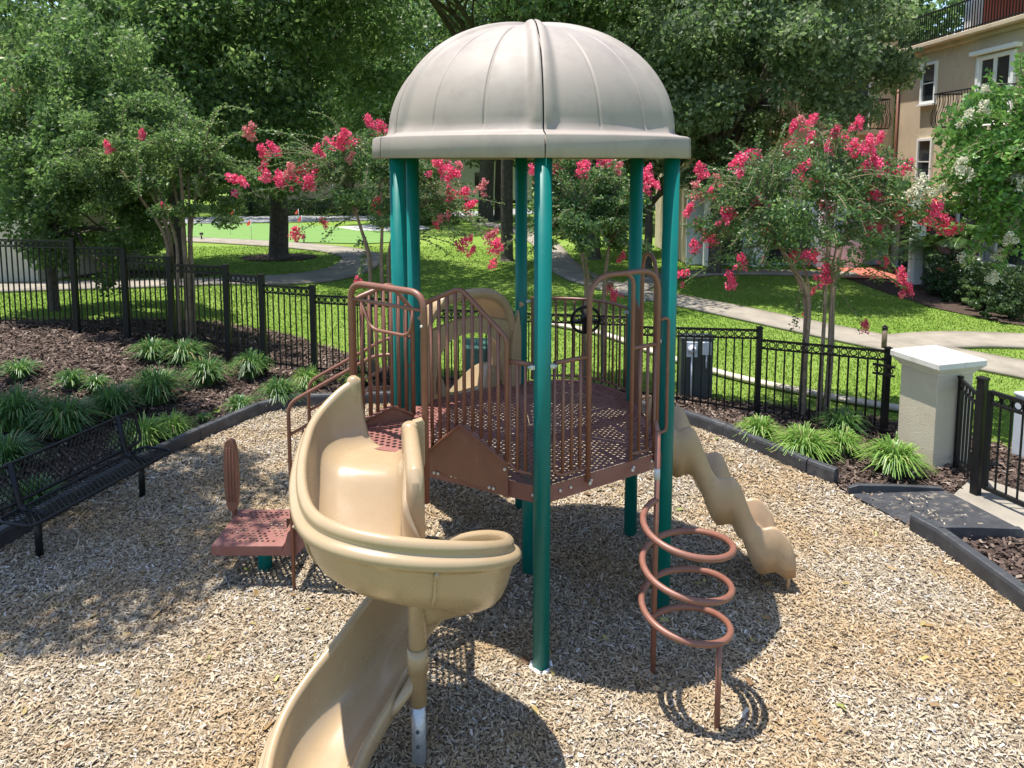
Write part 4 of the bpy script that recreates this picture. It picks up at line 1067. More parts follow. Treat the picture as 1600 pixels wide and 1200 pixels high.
mesh_panel('seat', lambda a, b: bp(a, .20-b, .455-.02*math.sin(b/.42*math.pi)), BL, .42, .017, bench)
mesh_panel('backrest', lambda a, b: bp(a, -.24-.10*b/.4, .52+b), BL, .36, .017, bench)
for u in (-.65, .65):
    mb = MB(); mb.tube([bp(u, -.03, -.05), bp(u, -.03, .44)], .034, 10); mb.build('leg', M['black'], bench)
    mb = MB(); mb.tube(rounded([bp(u, .12, .425), bp(u, -.22, .425), bp(u, -.335, .90)], .1), .034, 10); mb.build('back_strut', M['black'], bench)

# ------------------------------------------------------------------ black ring-topped fences
def fence_panel(a, b, z1, z0a, z0b, parent, pick=.118):
    """a, b plan ends; top rail z at each end (z1 = (za, zb)); pickets down to z0"""
    a, b = Vector(a), Vector(b); d = b-a; L = d.length; d /= L; n = max(2, round(L/pick)); mb = MB()
    za, zb = z1
    def zt(t): return za+(zb-za)*t
    mb.bar(v3(a, za), v3(b, zb), .028, .032); mb.bar(v3(a, za-.125), v3(b, zb-.125), .024, .026); mb.bar(v3(a, z0a+.10), v3(b, z0b+.10), .024, .026)
    rr = min(.043, L/n*.40)
    for k in range(n):
        t = (k+.5)/n; c = v3(a+d*L*t, zt(t)-.0625)
        mb.tube([c+Vector((d.x*math.cos(g), d.y*math.cos(g), math.sin(g)))*rr for g in [j*math.pi/7 for j in range(14)]], .0085, 5, closed=True)
    for k in range(1, n):
        t = k/n; p = a+d*L*t; z0 = z0a+(z0b-z0a)*t
        mb.bar(v3(p, z0+.03), v3(p, zt(t)-.12), .020, .020); mb.box((p.x, p.y, zt(t)-.0625), (.014, .014, .11), math.atan2(d.y, d.x))
    mb.build('fence_panel', M['black'], parent)
def fence_post(p, z0, z1, parent, w=.066, rot=0.):
    mb = MB(); mb.box((p[0], p[1], (z0+z1)/2-.05), (w, w, z1-z0+.1), rot); mb.box((p[0], p[1], z1+.012), (w+.014, w+.014, .024), rot); mb.build('fence_post', M['black'], parent, bevel=.004)
FP = [(-330, 13.9, 350, 490), (-60, 13.75, 368, 506), (112, 13.35, 374, 512), (192, 13.2, 389, 521), (264, 12.9, 403, 532), (352, 12.6, 415, 545), (408, 12.3, 430, 574), (488, 11.95, 448, 584), (640, 11.5, 464, 598), (815, 11.25, 484, 608), (1000, 10.95, 492, 622), (1187, 10.45, 513, 652), (1388, 9.62, 545, 690)]
RAILS = [(356, 356), (375, 375), (387, 387), (401, 401), (415, 415), (430, 430), (448, 448), (465, 466), (485, 486), (492, 494), (511, 516), (531, 549)]
f1 = thing('metal_fence', 'black metal fence stepping up the shaded slope at left, rings along its top', 'fence')
f2 = thing('metal_fence', 'black ring-topped metal fence running behind the play structure', 'fence')
f3 = thing('metal_fence', 'black ring-topped metal fence in front of the large pink crape myrtle, ending at the pier', 'fence')
pts_ = []
for px, Y, yt, yb in FP:
    x, y, zt_ = at_y(px, yt, Y); zb_ = at_y(px, yb, Y)[2]; pts_.append((x, y, zt_, zb_))
for k in range(len(pts_)):
    par = f1 if k <= 7 else f2 if k <= 10 else f3
    fence_post(pts_[k][:2], min(pts_[k][3], hgt(pts_[k][0], pts_[k][1])+.02), pts_[k][2], par, .095 if k < 8 else .075)
    if k < len(pts_)-1:
        a, b = pts_[k], pts_[k+1]; par = f1 if k < 7 else f2 if k < 10 else f3
        z1 = (at_y(FP[k][0], RAILS[k][0], FP[k][1])[2], at_y(FP[k+1][0], RAILS[k][1], FP[k+1][1])[2])
        if k not in (10, 11): z1 = ((z1[0]+z1[1])/2,)*2
        fence_panel(a[:2], b[:2], z1, a[3], b[3], par)
# stub panel between the last post and the pier
fence_panel((4.985, 9.60), (5.20, 9.42), (1.0, 1.0), 0, 0, f3)
# pier
pier = thing('stucco_pier', 'square cream stucco pier with a flared white cap between fence and gate', 'pier')
pc = Vector((5.40, 8.83)); prot = R(16.5)
mb = MB(); mb.box((pc.x, pc.y, .57), (.56, .56, 1.20), prot); mb.build('shaft', M['pier'], pier, bevel=.012)
mb = MB(); rings = []
for w, z in ((.585, 1.165), (.60, 1.185), (.74, 1.265), (.75, 1.275), (.75, 1.335), (.735, 1.35)):
    rings.append([(pc.x+w/2*(a*math.cos(prot)-b*math.sin(prot)), pc.y+w/2*(a*math.sin(prot)+b*math.cos(prot)), z) for a, b in ((-1, -1), (1, -1), (1, 1), (-1, 1))])
mb.loft(rings, False); mb.build('cap', M['cap'], pier, bevel=.006)
# gate with its posts
gate = thing('metal_gate', 'black metal gate with ringed top rail hung on a square post beside the pier', 'gate')
gp = Vector((5.30, 7.80)); gq = Vector((5.78, 6.52)); gd = (gq-gp).normalized(); grot = math.atan2(gd.y, gd.x)
mb = MB(); mb.box((gp.x, gp.y, .64), (.085, .085, 1.40), grot); mb.box((gp.x, gp.y, 1.35), (.10, .10, .03), grot); mb.build('gate_post', M['black'], gate, bevel=.004)
g0 = gp+gd*.10; g1 = gp+gd*1.3
mb = MB(); mb.bar(v3(g0, .10), v3(g0, 1.24), .05, .05); mb.bar(v3(g1, .10), v3(g1, 1.24), .05, .05); mb.bar(v3(g0, 1.225), v3(g1, 1.225), .04, .045); mb.bar(v3(g0, 1.10), v3(g1, 1.10), .034, .034); mb.bar(v3(g0, .12), v3(g1, .12), .04, .05); mb.build('gate_frame', M['black'], gate, bevel=.003)
mb = MB(); n = 10
for k in range(n):
    c = v3(g0+(g1-g0)*(k+.5)/n, 1.163); d3 = Vector((gd.x, gd.y, 0))
    mb.tube([c+(d3*math.cos(a)+Vector((0, 0, math.sin(a))))*.044 for a in [j*math.pi/8 for j in range(16)]], .009, 6, closed=True)
    if k: p = g0+(g1-g0)*k/n; mb.bar(v3(p, .12), v3(p, 1.22), .016, .016)
mb.build('gate_infill', M['black'], gate)
side = thing('metal_fence', 'narrow black ring-topped fence panel between the pier and the gate post', 'fence')
fence_panel((5.52, 8.53), (5.33, 7.87), (1.12, 1.12), .02, .02, side)
fence_post((5.525, 8.535), 0, 1.13, side, .04, prot)

# ------------------------------------------------------------------ cabinets, lamps, flags
def cab(name, label, cat, c, d, mat, rot=0, lid=None, lidmat=None):
    t = thing(name, label, cat); mb = MB(); mb.box((c[0], c[1], c[2]+d[2]/2), d, rot); mb.build('body', M[mat], t, bevel=.012)
    if lid: mb = MB(); mb.box((c[0], c[1], c[2]+d[2]+lid/2), (d[0]*1.06, d[1]*1.06, lid), rot); mb.build('lid', M[lidmat or mat], t, bevel=.012)
    return t
tr = cab('transformer', 'squat green electrical transformer cabinet behind the back fence', 'utility box', (-.46, 12.15, -.03), (.72, .66, .60), 'green_metal', .03, .07)
mb = MB(); mb.box((-.30, 11.812, .36), (.12, .006, .12), .03); mb.build('warning_label', M['ink'], tr)
mb = MB(); mb.box((-.46, 11.815, .28), (.012, .008, .5), .03); mb.box((-.42, 11.80, .30), (.03, .02, .08), .03); mb.build('door_handle', M['dark_metal'], tr)
mt = cab('meter_pedestal', 'dark green grey meter pedestal with two electric meters on its front behind the fence', 'utility box', (2.98, 11.30, -.03), (.50, .34, .98), 'dark_metal', -.1, .03)
mb = MB(); mb.box((2.87, 11.11, .80), (.17, .05, .24), -.1); mb.tube([(2.87, 11.10, .81), (2.868, 11.04, .81)], .07, 16); mb.tube([(2.868, 11.04, .81), (2.867, 11.0, .81)], [.062, .035], 16); mb.build('meter', M['grey_metal'], mt)
mb = MB(); mb.box((3.10, 11.09, .82), (.14, .06, .21), -.1); mb.build('meter', M['grey_metal'], mt, bevel=.01)
mb = MB(); mb.tube([(2.87, 11.10, .02), (2.87, 11.10, .70)], .016, 8); mb.tube([(3.10, 11.09, .50), (3.10, 11.09, .72)], .014, 8); mb.build('conduit', M['grey_metal'], mt)
cab('utility_cabinet', 'light grey cabinet standing in the mulch behind the gate at the right edge', 'utility box', (6.80, 8.75, -.02), (.5, .5, .80), 'grey_metal', .2, .04)
bo = thing('path_bollard', 'short bronze bollard light at the walk junction behind the pier', 'lamp'); bx_, by_, _ = on_ground(1381, 546)
MB().cyl((bx_, by_), .05, -.05, .42, 16).build('stem', M['bronze'], bo); MB().cyl((bx_, by_), .056, .42, .47, 16).cyl((bx_, by_), .03, .47, .50, 16).build('head', M['black'], bo)
for px, py, l in ((315, 374, 'small black path light left of the big oak beside the putting green'), (475, 380, 'small black path light right of the big oak trunk')):
    x, y, z = on_ground(px, py); t = thing('path_light', l, 'lamp', 'path lights on the lawn')
    MB().cyl((x, y), .03, z-.05, z+.26, 10).build('stem', M['black'], t); MB().cyl((x, y), .11, z+.26, z+.34, 14, .06).build('hood', M['black'], t); MB().cyl((x, y), .07, z+.19, z+.255, 12).build('lens', M['lamp_glass'], t)
for px, py, l in ((360, 366, 'red putting flag with the lowest hanging cloth left of the oak'), (367, 352, 'small red putting flag at the far edge of the green left of the oak'), (393, 374, 'red putting flag on a thin pole just left of the oak trunk'), (467, 352, 'small red putting flag right of the oak trunk at the far edge'), (472, 366, 'pale red putting flag right of the oak trunk')):
    x, y, z = on_ground(px, py); t = thing('putting_flag', l, 'flag', 'flags on the putting green')
    MB().cyl((x, y), .012, z, z+1.0, 8).build('pole', M['grey_metal'], t)
    MB().add([(x, y, z+.98), (x-.05, y-.03, z+.72), (x-.17, y-.02, z+.66), (x-.22, y+.02, z+.74), (x-.14, y+.02, z+.86), (x, y+.012, z+.98), (x-.05, y-.018, z+.72), (x-.17, y-.008, z+.66), (x-.22, y+.032, z+.74), (x-.14, y+.032, z+.86)], [(0, 1, 2, 3, 4), (9, 8, 7, 6, 5), (0, 4, 9, 5), (1, 0, 5, 6), (2, 1, 6, 7), (3, 2, 7, 8), (4, 3, 8, 9)]).build('cloth', M['red_flag'], t)
# ================================================================== plants near the playground
TUFTS = [  # base px, py, width m, height m, blades, light?, label
 (28, 668, .95, .62, 420, 0, 'big dark lily turf clump at the left edge above the bench'),
 (8, 735, .8, .5, 300, 0, 'lily turf clump cut by the left edge above the near end of the bench backrest'),
 (104, 680, .85, .58, 380, 0, 'dark lily turf clump behind the middle of the mesh bench backrest'),
 (112, 606, .5, .34, 140, 0, 'thin dull lily turf clump high in the shaded bed'),
 (178, 650, .78, .50, 330, 0, 'lily turf clump between the bench backrest and the largest bright clump'),
 (245, 628, .92, .56, 430, 0, 'large bright silvery lily turf clump in the middle of the left bed'),
 (237, 562, .7, .42, 240, 0, 'yellowish lily turf clump at the foot of the fence, left one of a touching pair'),
 (287, 566, .8, .46, 300, 0, 'dark lily turf clump at the foot of the fence, right one of a touching pair'),
 (324, 600, .72, .50, 330, 0, 'silvery lily turf clump below a fence post in the left bed'),
 (392, 590, .68, .50, 330, 0, 'dark round lily turf clump in front of the fence where the mulch turns sunny'),
 (436, 632, .66, .46, 300, 0, 'lily turf clump touching the back left bend of the edging'),
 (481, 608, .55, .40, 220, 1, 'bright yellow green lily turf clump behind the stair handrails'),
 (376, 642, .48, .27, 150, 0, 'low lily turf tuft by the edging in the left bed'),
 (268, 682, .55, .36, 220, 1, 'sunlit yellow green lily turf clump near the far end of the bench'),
 (226, 700, .66, .46, 280, 1, 'pale lily turf clump directly behind the far end of the bench seat'),
 (318, 660, .26, .17, 60, 0, 'tiny grey green lily turf tuft alone in the mulch'),
 (52, 792, .6, .36, 220, 0, 'lily turf clump seen through the mesh backrest near its left end'),
 (150, 612, .45, .3, 120, 0, 'sparse yellowish lily turf clump on the shaded slope'),
 (30, 590, .6, .34, 160, 0, 'sparse lily turf clump on the shaded slope nearest the left edge'),
 (560, 600, .5, .36, 200, 1, 'bright lily turf clump glimpsed between the slide arch pickets'),
 (1186, 688, .56, .36, 300, 1, 'bright lily turf clump in front of the fence, leftmost of the sunny right bed'),
 (1256, 714, .72, .42, 420, 1, 'large bright lily turf clump in front of the big crape myrtle stems'),
 (1316, 676, .62, .36, 280, 0, 'darker lily turf clump against the fence behind the sunny clumps'),
 (1312, 708, .52, .36, 260, 1, 'bright lily turf clump touching the right side of the large sunny clump'),
 (1396, 738, .68, .44, 420, 1, 'bright lily turf clump at the foot of the stucco pier'),
]
for k, (px, py, w, h, n, lt, lb) in enumerate(TUFTS):
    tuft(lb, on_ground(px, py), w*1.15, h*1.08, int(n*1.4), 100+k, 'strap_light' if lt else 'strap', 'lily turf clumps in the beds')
def bl(lst, Y, seed, jit=.8, s0=1.0):
    rg = np.random.default_rng(seed); out = []
    for e in lst:
        px, py = e[:2]; s = e[2] if len(e) > 2 else 1.0; kk = e[3] if len(e) > 3 else None
        x, y, z = at_y(px, py, Y+rg.uniform(-jit, jit)*.9)
        out.append((x, y, z, s*s0*rg.uniform(.85, 1.15)) + ((kk,) if kk else ()))
    return out
p_ = 'palepink'
B4 = [(1075,330),(1092,352),(1112,303,.8),(1086,385),(1108,372,1.1),(1065,432),(1096,268),(1090,300,1.2,p_),(1120,285,.9,p_),(1152,258,1.2),(1168,250),(1184,248,1.1),(1140,335),(1132,340,.9),(1187,316,1.1),(1197,361,.8),(1229,362,.8),(1157,410,.8),(1143,441,1.1),(1193,408,.6),(1241,401),(1256,404),(1270,400,1.1),(1288,431,1.1),(1290,329,1.2),(1291,306,.8),(1243,200,.9),(1258,195,1.1,p_),(1269,187,.8),(1236,228),(1268,221,.9),(1230,235,1.1),(1304,209,.9),(1340,196,.9),(1327,222),(1294,232,.9),(1323,243),(1342,234,1.2),(1358,228,1.1),(1372,218,.8),(1256,264),(1272,284,.7),(1285,283,.6),(1337,257,.7),(1352,262,.9),(1372,258,1.2),(1385,262,1.1),(1412,262,1.2),(1357,293,.9),(1347,318,1.3),(1368,306),(1377,328,1.2),(1375,312,.9),(1372,360,1.1),(1360,358,.9),(1406,338,1.1),(1427,327),(1450,345,1.1),(1466,330,1.2),(1479,352,1.3),(1452,330,.9),(1290,408,.7),(1271,455,.5),(1260,492,.5),(1350,511,.9),(1408,432,1.0),(1418,455,1.1),(1382,408,.6)]
B3 = [(868,257),(864,268),(832,268,.8),(840,285,.7),(911,262),(914,283,.8),(940,248,1.1),(953,258,.9,p_),(966,266,.9,p_),(958,287,.8),(880,310,.6),(1012,268,1.1),(1020,290,.9),(1005,285,1.1),(972,402,.9),(948,455,1.1,p_),(962,462,.9),(778,385,.9),(770,413,.8)]
B2 = [(578,192),(598,200),(588,213,.8),(600,225,.9),(562,228,.8),(530,222,1.1),(540,216),(512,228,.9,p_),(497,237),(478,262,1.1),(490,272,1.2),(483,288,1.1),(468,268,.9),(452,268,.9,p_),(437,280,1.1),(458,283),(430,235),(412,238,.9),(412,246,.8),(412,262,.8),(415,276,.8),(370,286,1.1),(390,206,.9,p_),(548,247,.7,p_),(665,256,1),(683,262,1.2),(695,256,1.1),(706,275,1.3),(690,250,.9),(720,262,.8,p_),(705,302,.9),(726,306,1.2),(734,324,1),(752,294,.9,p_),(682,352,.6),(722,382,1),(737,393,.8),(735,374,.6),(764,372,1.2,p_),(775,386,1),(588,322,.9),(507,349,.9),(463,366,1),(560,440,.7),(695,340,.9,p_)]
B1 = [(170,230,.8),(222,210,.8),(258,327,.8),(388,208,.7,p_)]
def c3(px, py, Y): return at_y(px, py, Y)
g4 = on_ground(1272, 646)
myrtle('large crape myrtle thick with pink flower heads behind the right fence', g4, 7, c3(1268, 325, 10.6), (2.05, 1.3, 1.3), bl(B4, 10.6, 4, .9, 1.1), 41, nfill=9000, twigs=190, group='pink crape myrtles', leaf=.058, stem_r=.038)
g3 = on_ground(925, 596)
myrtle('pink crape myrtle seen between the front and back right green posts', g3, 3, c3(915, 335, 12.0), (1.3, 1.0, 1.25), bl(B3, 12.0, 5, .8, 1.2), 42, nfill=13000, twigs=120, group='pink crape myrtles', leaf=.06, stem_r=.045)
g2 = on_ground(600, 585)
myrtle('spreading pink crape myrtle behind the slide arch, reaching left and right past the green posts', g2, 5, c3(590, 285, 12.3), (1.35, 1.0, 1.05), bl(B2, 12.2, 6, .8, 1.2), 43, nfill=7000, twigs=80, group='pink crape myrtles', leaf=.06, stem_r=.045)
g1 = on_ground(288, 520)
myrtle('dark leafy crape myrtle with only four red flower heads behind the stepped fence', g1, 7, c3(245, 270, 13.8), (2.3, 1.4, 1.55), bl(B1, 13.0, 7, .3, 1.2), 44, nfill=26000, twigs=70, group='pink crape myrtles', leaf=.07, stem_r=.055, mat='oak_leaf')
B5 = [(1428,305,1.5),(1442,290,1.3),(1455,305,1.4),(1470,300,1.2),(1500,262,1.3),(1512,275,1.4),(1590,290,1.8),(1575,300,1.5),(1600,275,1.8),(1560,330,1.6),(1545,325,1.4),(1585,350,1.3),(1580,375,1.2),(1505,408,1.2),(1515,402,1.0),(1560,400,1.2),(1550,435,1.1),(1538,170,1.1),(1510,185,1.3,),(1540,140,1.0),(1600,220,1.5)]
w5 = at_z(1740, 600, 0)
myrtle('bright green crape myrtle with cream flower heads at the right edge', (8.75, 9.9, 0), 5, (7.75, 10.1, 3.75), (1.75, 1.3, 1.75), bl(B5, 10.0, 8, .6, .85), 45, nfill=9000, twigs=120, leaf=.095, colr='cream', mat='light_leaf', stem_r=.045)

# ================================================================== large trees
oak('live_oak', 'big live oak with a forked grey trunk on the lawn by the putting green', (-9.3, 28.15, 0), (-9.25, 28.1, 3.1), .40, (-9.4, 25.6, 9.0), (6.2, 4.8, 5.6), 50000, .21, 11, clumps=220, limbs=11, low=-.62, group='live oaks')
oak('live_oak', 'dark spreading live oak behind the domed roof, its twin trunks beyond the lawn', (-1.7, 46, 0), (-1.6, 46, 4.0), .55, (-2.2, 44, 11.5), (9.5, 7, 7.2), 60000, .26, 12, clumps=150, low=-.7, group='live oaks')
oak('live_oak', 'slim second trunk of a dark oak just right of the twin behind the lawn', (-.8, 47, 0), (-.7, 47, 4.2), .42, (4.5, 47, 12), (7.5, 6, 7), 42000, .26, 13, clumps=120, low=-.6, group='live oaks')
oak('live_oak', 'grey green live oak spreading in front of the apartment building', (6.9, 24.0, 0), (6.9, 23.8, 3.9), .24, (7.5, 21.4, 7.4), (3.6, 3.4, 3.8), 52000, .17, 14, 'oak_leaf_grey', clumps=250, limbs=10, low=-.68, group='live oaks')
oak('live_oak', 'high spreading live oak whose boughs shade the middle lawn behind the dome', (-.2, 27.5, 0), (-.2, 27.2, 5.4), .26, (-1.2, 22.4, 10.6), (6.4, 5.0, 3.3), 40000, .19, 21, clumps=150, limbs=10, low=-.8, shell=.25, fat=1.15, group='live oaks')
oak('shade_tree', 'lower grey green tree between the oaks and the large pink crape myrtle', (4.9, 25.5, 0), (4.9, 25.4, 2.2), .16, (5.7, 23.3, 5.0), (2.8, 1.9, 2.7), 30000, .15, 20, 'oak_leaf_grey', clumps=120, limbs=6, low=-.8)
oak('live_oak', 'grey green live oak behind the right shoulder of the domed roof', (3.2, 28, 0), (3.1, 28, 4.2), .32, (3.9, 26.8, 8.2), (5.0, 4.4, 5.1), 46000, .20, 15, 'oak_leaf_grey', clumps=200, low=-.8, group='live oaks')
oak('shade_tree', 'broad dark tree filling the upper left behind the stepped fence', (-11.8, 25, 0), (-11.8, 24.9, 3.0), .30, (-11.4, 23.6, 6.5), (5.4, 4.6, 4.9), 64000, .18, 16, clumps=240, limbs=12, low=-.75, group='dark trees at left')
oak('shade_tree', 'leafy dark tree at the left edge in front of the pale house wall', (-10.2, 15.6, .4), (-10.2, 15.5, 2.2), .13, (-9.2, 15.3, 3.9), (2.1, 1.6, 3.0), 36000, .115, 17, clumps=170, limbs=10, low=-.95, group='dark trees at left')
oak('shade_tree', 'tall tree left of the bench whose high boughs shade the bench and bed', (-10.6, 6.0, .0), (-10.2, 6.2, 4.6), .24, (-8.5, 7.7, 8.9), (4.3, 3.1, 1.7), 70000, .15, 18, clumps=130, limbs=9, low=-.75, shell=.3, fat=.95, group='dark trees at left')
oak('shade_tree', 'dark tree between the big oak and the upper left foliage', (-19, 51, 0), (-19, 51, 4), .4, (-18.5, 51, 10.5), (10, 6, 8.5), 46000, .22, 19, clumps=130, low=-.6, group='dark trees at left')
for k, (x, y, r, h, lb) in enumerate(((-34, 60, 10, 9, 'far tree beyond the road at the left'), (-20, 64, 10, 10, 'far tree beyond the road behind the big oak'), (-8, 66, 10, 10, 'far tree beyond the hedge left of the dome'), (6, 66, 10, 10, 'far tree beyond the lawn behind the dome'), (18, 58, 10, 10, 'far tree behind the apartment wing'), (-33, 42, 8, 9, 'far tree behind the pale stucco house at the left edge'), (30, 50, 9, 11, 'far tree hidden behind the apartment building'), (11, 40, 6, 8, 'tree between the grey oak and the apartment wing'))):
    oak('far_tree', lb, (x, y, 0), (x, y, 4.5), .45, (x, y-2, h), (r, r*.7, h*.82), 26000, .42, 30+k, 'far_leaf', clumps=90, limbs=6, low=-.8, group='far trees')
rgw = np.random.default_rng(77); n = 60000
Xw = rgw.uniform(-75, 60, n); Yw = 78+rgw.uniform(0, 10, n); Hw = 11+5*np.sin(Xw*.21)+3*np.sin(Xw*.57+1)
Pw = np.stack([Xw, Yw, rgw.random(n)**.8*Hw], 1); Dw = unit(rgw.normal(size=(n, 3))); sw = .8*rgw.uniform(.5, 1.3, n)
o = quads('distant_woods', leaf_quads(Pw, Dw, sw, sw*.6, rgw), M['far_leaf'], None, np.clip(rgw.normal(.45, .22, n), 0, 1)); o['kind'] = 'stuff'
palm('palmetto', 'fan leaved palmetto behind the stepped fence at left', on_ground(150, 425), .35, .10, 26, 1.5, 21, True, 'light_leaf', 'palmettos')
palm('palmetto', 'second fan palmetto to the right of the brighter one behind the stepped fence', on_ground(222, 425), .30, .10, 20, 1.3, 22, True, 'frond', 'palmettos')
palm('small_palm', 'small feather palm in front of the tiled awning, left of a touching pair', (12.6, 21.4, 0), 1.25, .11, 26, 1.35, 23, False, 'frond', 'small palms by the building')
palm('small_palm', 'small feather palm with a thinner stem, right of the pair by the awning', (13.0, 20.3, 0), 1.6, .07, 20, 1.15, 24, False, 'frond', 'small palms by the building')
# hedges and shrubs
hedge('clipped_hedge', 'long dark clipped hedge beyond the putting green left of the dome', (-21.5, 51.3, 0), (-8.0, 50.2, 0), 1.6, 1.15, 15000, .16, 31)
hedge('clipped_hedge', 'dark hedge beyond the lawn seen between the left green posts', (-8.4, 42.4, 0), (-3.6, 44.5, 0), 2.2, 1.5, 11000, .15, 32, 'oak_leaf')
hedge('clipped_hedge', 'dark clipped hedge along the pale ground floor of the apartments', (12.6, 20.6, 0), (12.7, 16.6, 0), 1.1, 1.0, 12000, .09, 33)
for k, (px, py, r, h, lb, mt_) in enumerate(((1468, 462, .5, .55, 'low dark shrub at the left end of the apartment hedge', 'hedge'), (1500, 472, .55, .7, 'rounded shrub in front of the apartment hedge', 'hedge'), (1532, 482, .5, .65, 'second rounded shrub along the apartment hedge', 'oak_leaf'), (1556, 498, .5, .6, 'dark shrub at the bed edge near the white crape myrtle', 'hedge'), (1584, 480, .5, .9, 'bright leaved shrub under the white crape myrtle', 'light_leaf'), (1200, 398, .9, 1.2, 'dark shrub by the apartment entrance', 'hedge'), (1140, 392, 1.1, 1.7, 'tall dark shrub left of the apartment entrance columns', 'hedge'), (1060, 372, 1.2, 1.1, 'low shrub group beyond the lawn right of the right green post', 'oak_leaf'), (990, 350, 1.3, 1.3, 'yellowish shrub beyond the lawn between the right posts', 'light_leaf'), (240, 400, .9, .8, 'dark shrub behind the stepped fence beside the palmettos', 'hedge'), (90, 425, 1.0, .9, 'dark shrub by the pale house wall at the left', 'hedge'), (700, 320, 1.8, 1.7, 'rounded shrub beside the far twin trunks', 'oak_leaf'))):
    shrub('shrub', lb, on_ground(px, py), r, h, 3600, .09 if py > 420 else .13, 60+k, mt_)

# ================================================================== apartment building on the right
apt = thing('apartment_building', 'tan stucco apartment building with white window trim and wrought iron balconies', 'building')
BX, BY = 13.9, 26.0
mb = MB()
mb.box((BX+4, 18.6, 5.05), (8, 14.8, 5.0)); mb.build('wall', M['stucco'], apt)
mb = MB(); mb.box((BX+4.06, 18.6, 1.275), (8, 14.8, 2.55)); mb.build('ground_floor_wall', M['bluewhite'], apt)
mb = MB(); mb.box((10.2, BY+3.2, 4.1), (7.4, 6, 8.2)); mb.build('wing_wall', M['stucco'], apt)
mb = MB(); mb.box((BX+3.9, 18.6, 7.62), (8.5, 15.4, .14)); mb.box((BX+4.0, 18.6, 7.48), (8.2, 15.1, .14)); mb.build('cornice', M['stucco'], apt, bevel=.02)
mb = MB(); mb.box((BX+3.93, 18.6, 2.60), (8.0, 14.9, .14)); mb.build('belt_course', M['white'], apt)
mb = MB(); mb.box((BX+5.6, 18.6, 9.3), (6.0, 14.6, 3.2)); mb.build('upper_wall', M['redwall'], apt)
mb = MB(); mb.box((BX+4.0, 18.6, 11.0), (9.0, 16, .22)); mb.build('roof', M['tile'], apt)
for y in (14.2, 18.0, 22.4): MB().box((BX+.25, y, 9.25), (.34, .34, 3.1)).build('column', M['white'], apt)
mb = MB()
mb.bar((BX-.18, 11.4, 8.62), (BX-.18, 25.9, 8.62), .05, .05); mb.bar((BX-.18, 11.4, 7.78), (BX-.18, 25.9, 7.78), .04, .04)
y = 11.4
while y < 25.9: mb.bar((BX-.18, y, 7.70), (BX-.18, y, 8.62), .022, .022); y += .125
mb.build('roof_railing', M['black'], apt)
MB().box((BX+2.55, 20.4, 8.6), (.06, 2.6, 1.9)).build('terrace_door', M['glass'], apt)
def window_x(y0, y1, z0, z1, t=.09, door=False, sill=True):
    """a window in the wall that faces the lawn (plane x = BX)"""
    mb = MB(); x = BX-.035
    for a, b, c, d in ((y0-t, y0, z0-t, z1+t), (y1, y1+t, z0-t, z1+t), (y0, y1, z1, z1+t), (y0, y1, z0-t, z0)): mb.box((x, (a+b)/2, (c+d)/2), (.09, b-a, d-c))
    f = mb.build('window', M['white'], apt, bevel=.006)
    MB().box((BX-.008, (y0+y1)/2, (z0+z1)/2), (.03, y1-y0, z1-z0)).build('pane', M['glass'], f)
    mb = MB()
    if door: mb.box((BX-.03, (y0+y1)/2, (z0+z1)/2), (.05, .13, z1-z0)); [mb.box((BX-.03, yy, (z0+z1)/2), (.05, .10, z1-z0)) for yy in (y0+.05, y1-.05)]; mb.box((BX-.032, (y0+y1)/2, z0+.15), (.05, y1-y0, .3))
    else: mb.box((BX-.03, (y0+y1)/2, (z0+z1)/2), (.03, y1-y0, .035))
    mb.build('glazing_bar', M['white'], f)
    if sill: MB().box((BX-.07, (y0+y1)/2, z0-t-.03), (.16, y1-y0+2*t+.06, .06)).build('sill', M['white'], f)
    return f
window_x(23.72, 24.42, 5.80, 6.98); window_x(23.72, 24.42, 3.10, 4.48)
dw = window_x(20.1, 21.5, 4.86, 6.75, .12, True, False); MB().box((BX-.09, 20.8, 6.98), (.2, 2.0, .12)).build('lintel', M['white'], dw, bevel=.01)
window_x(16.0, 17.2, 4.9, 6.6); window_x(16.2, 17.0, 3.05, 4.3); window_x(18.5, 19.4, 3.0, 4.2)
window_x(20.9, 22.0, 1.0, 2.30); window_x(19.0, 20.2, .95, 2.25); window_x(17.2, 18.4, .95, 2.25); window_x(20.95, 21.95, .08, .82, .05, False, False)
def balcony(p0, p1, out, z, name='balcony'):
    """floor slab and belly-shaped railing; p0-p1 along the wall, out = outward plan vector"""
    p0, p1, out = Vector(p0), Vector(p1), Vector(out); c = [p0, p0+out, p1+out, p1]
    mb = MB(); mb.prism([tuple(q) for q in (c if (c[1]-c[0]).cross(c[2]-c[0]) > 0 else c[::-1])], z-.16, z); b = mb.build(name, M['stucco'], apt, bevel=.02)
    mb = MB(); mb.tube([v3(q, z+1.08) for q in c], .022, 8); mb.tube([v3(q, z+.06) for q in c], .018, 8)
    cen = (p0+p1)/2
    for a, bb in zip(c[:-1], c[1:]):
        n = int((bb-a).length/.13); nr = Vector(((bb-a).y, -(bb-a).x)).normalized()
        if nr.dot((a+bb)/2-cen) < 0: nr = -nr
        for k in range(n+1):
            q = a+(bb-a)*k/n; mb.tube([v3(q+nr*e, z+h) for h, e in ((.06, .0), (.22, .09), (.42, .10), (.66, .0), (.85, -.03), (1.08, 0))], .010, 5, caps=False)
    mb.build('railing', M['black'], b)
    for t in (.12, .88): q = p0+(p1-p0)*t+out*.35; MB().box((q.x, q.y, z-.28), (.3, .3, .24)).build('corbel', M['stucco'], b, bevel=.03)
    return b
balcony((BX, 19.4), (BX, 22.3), (-.85, 0), 4.78)
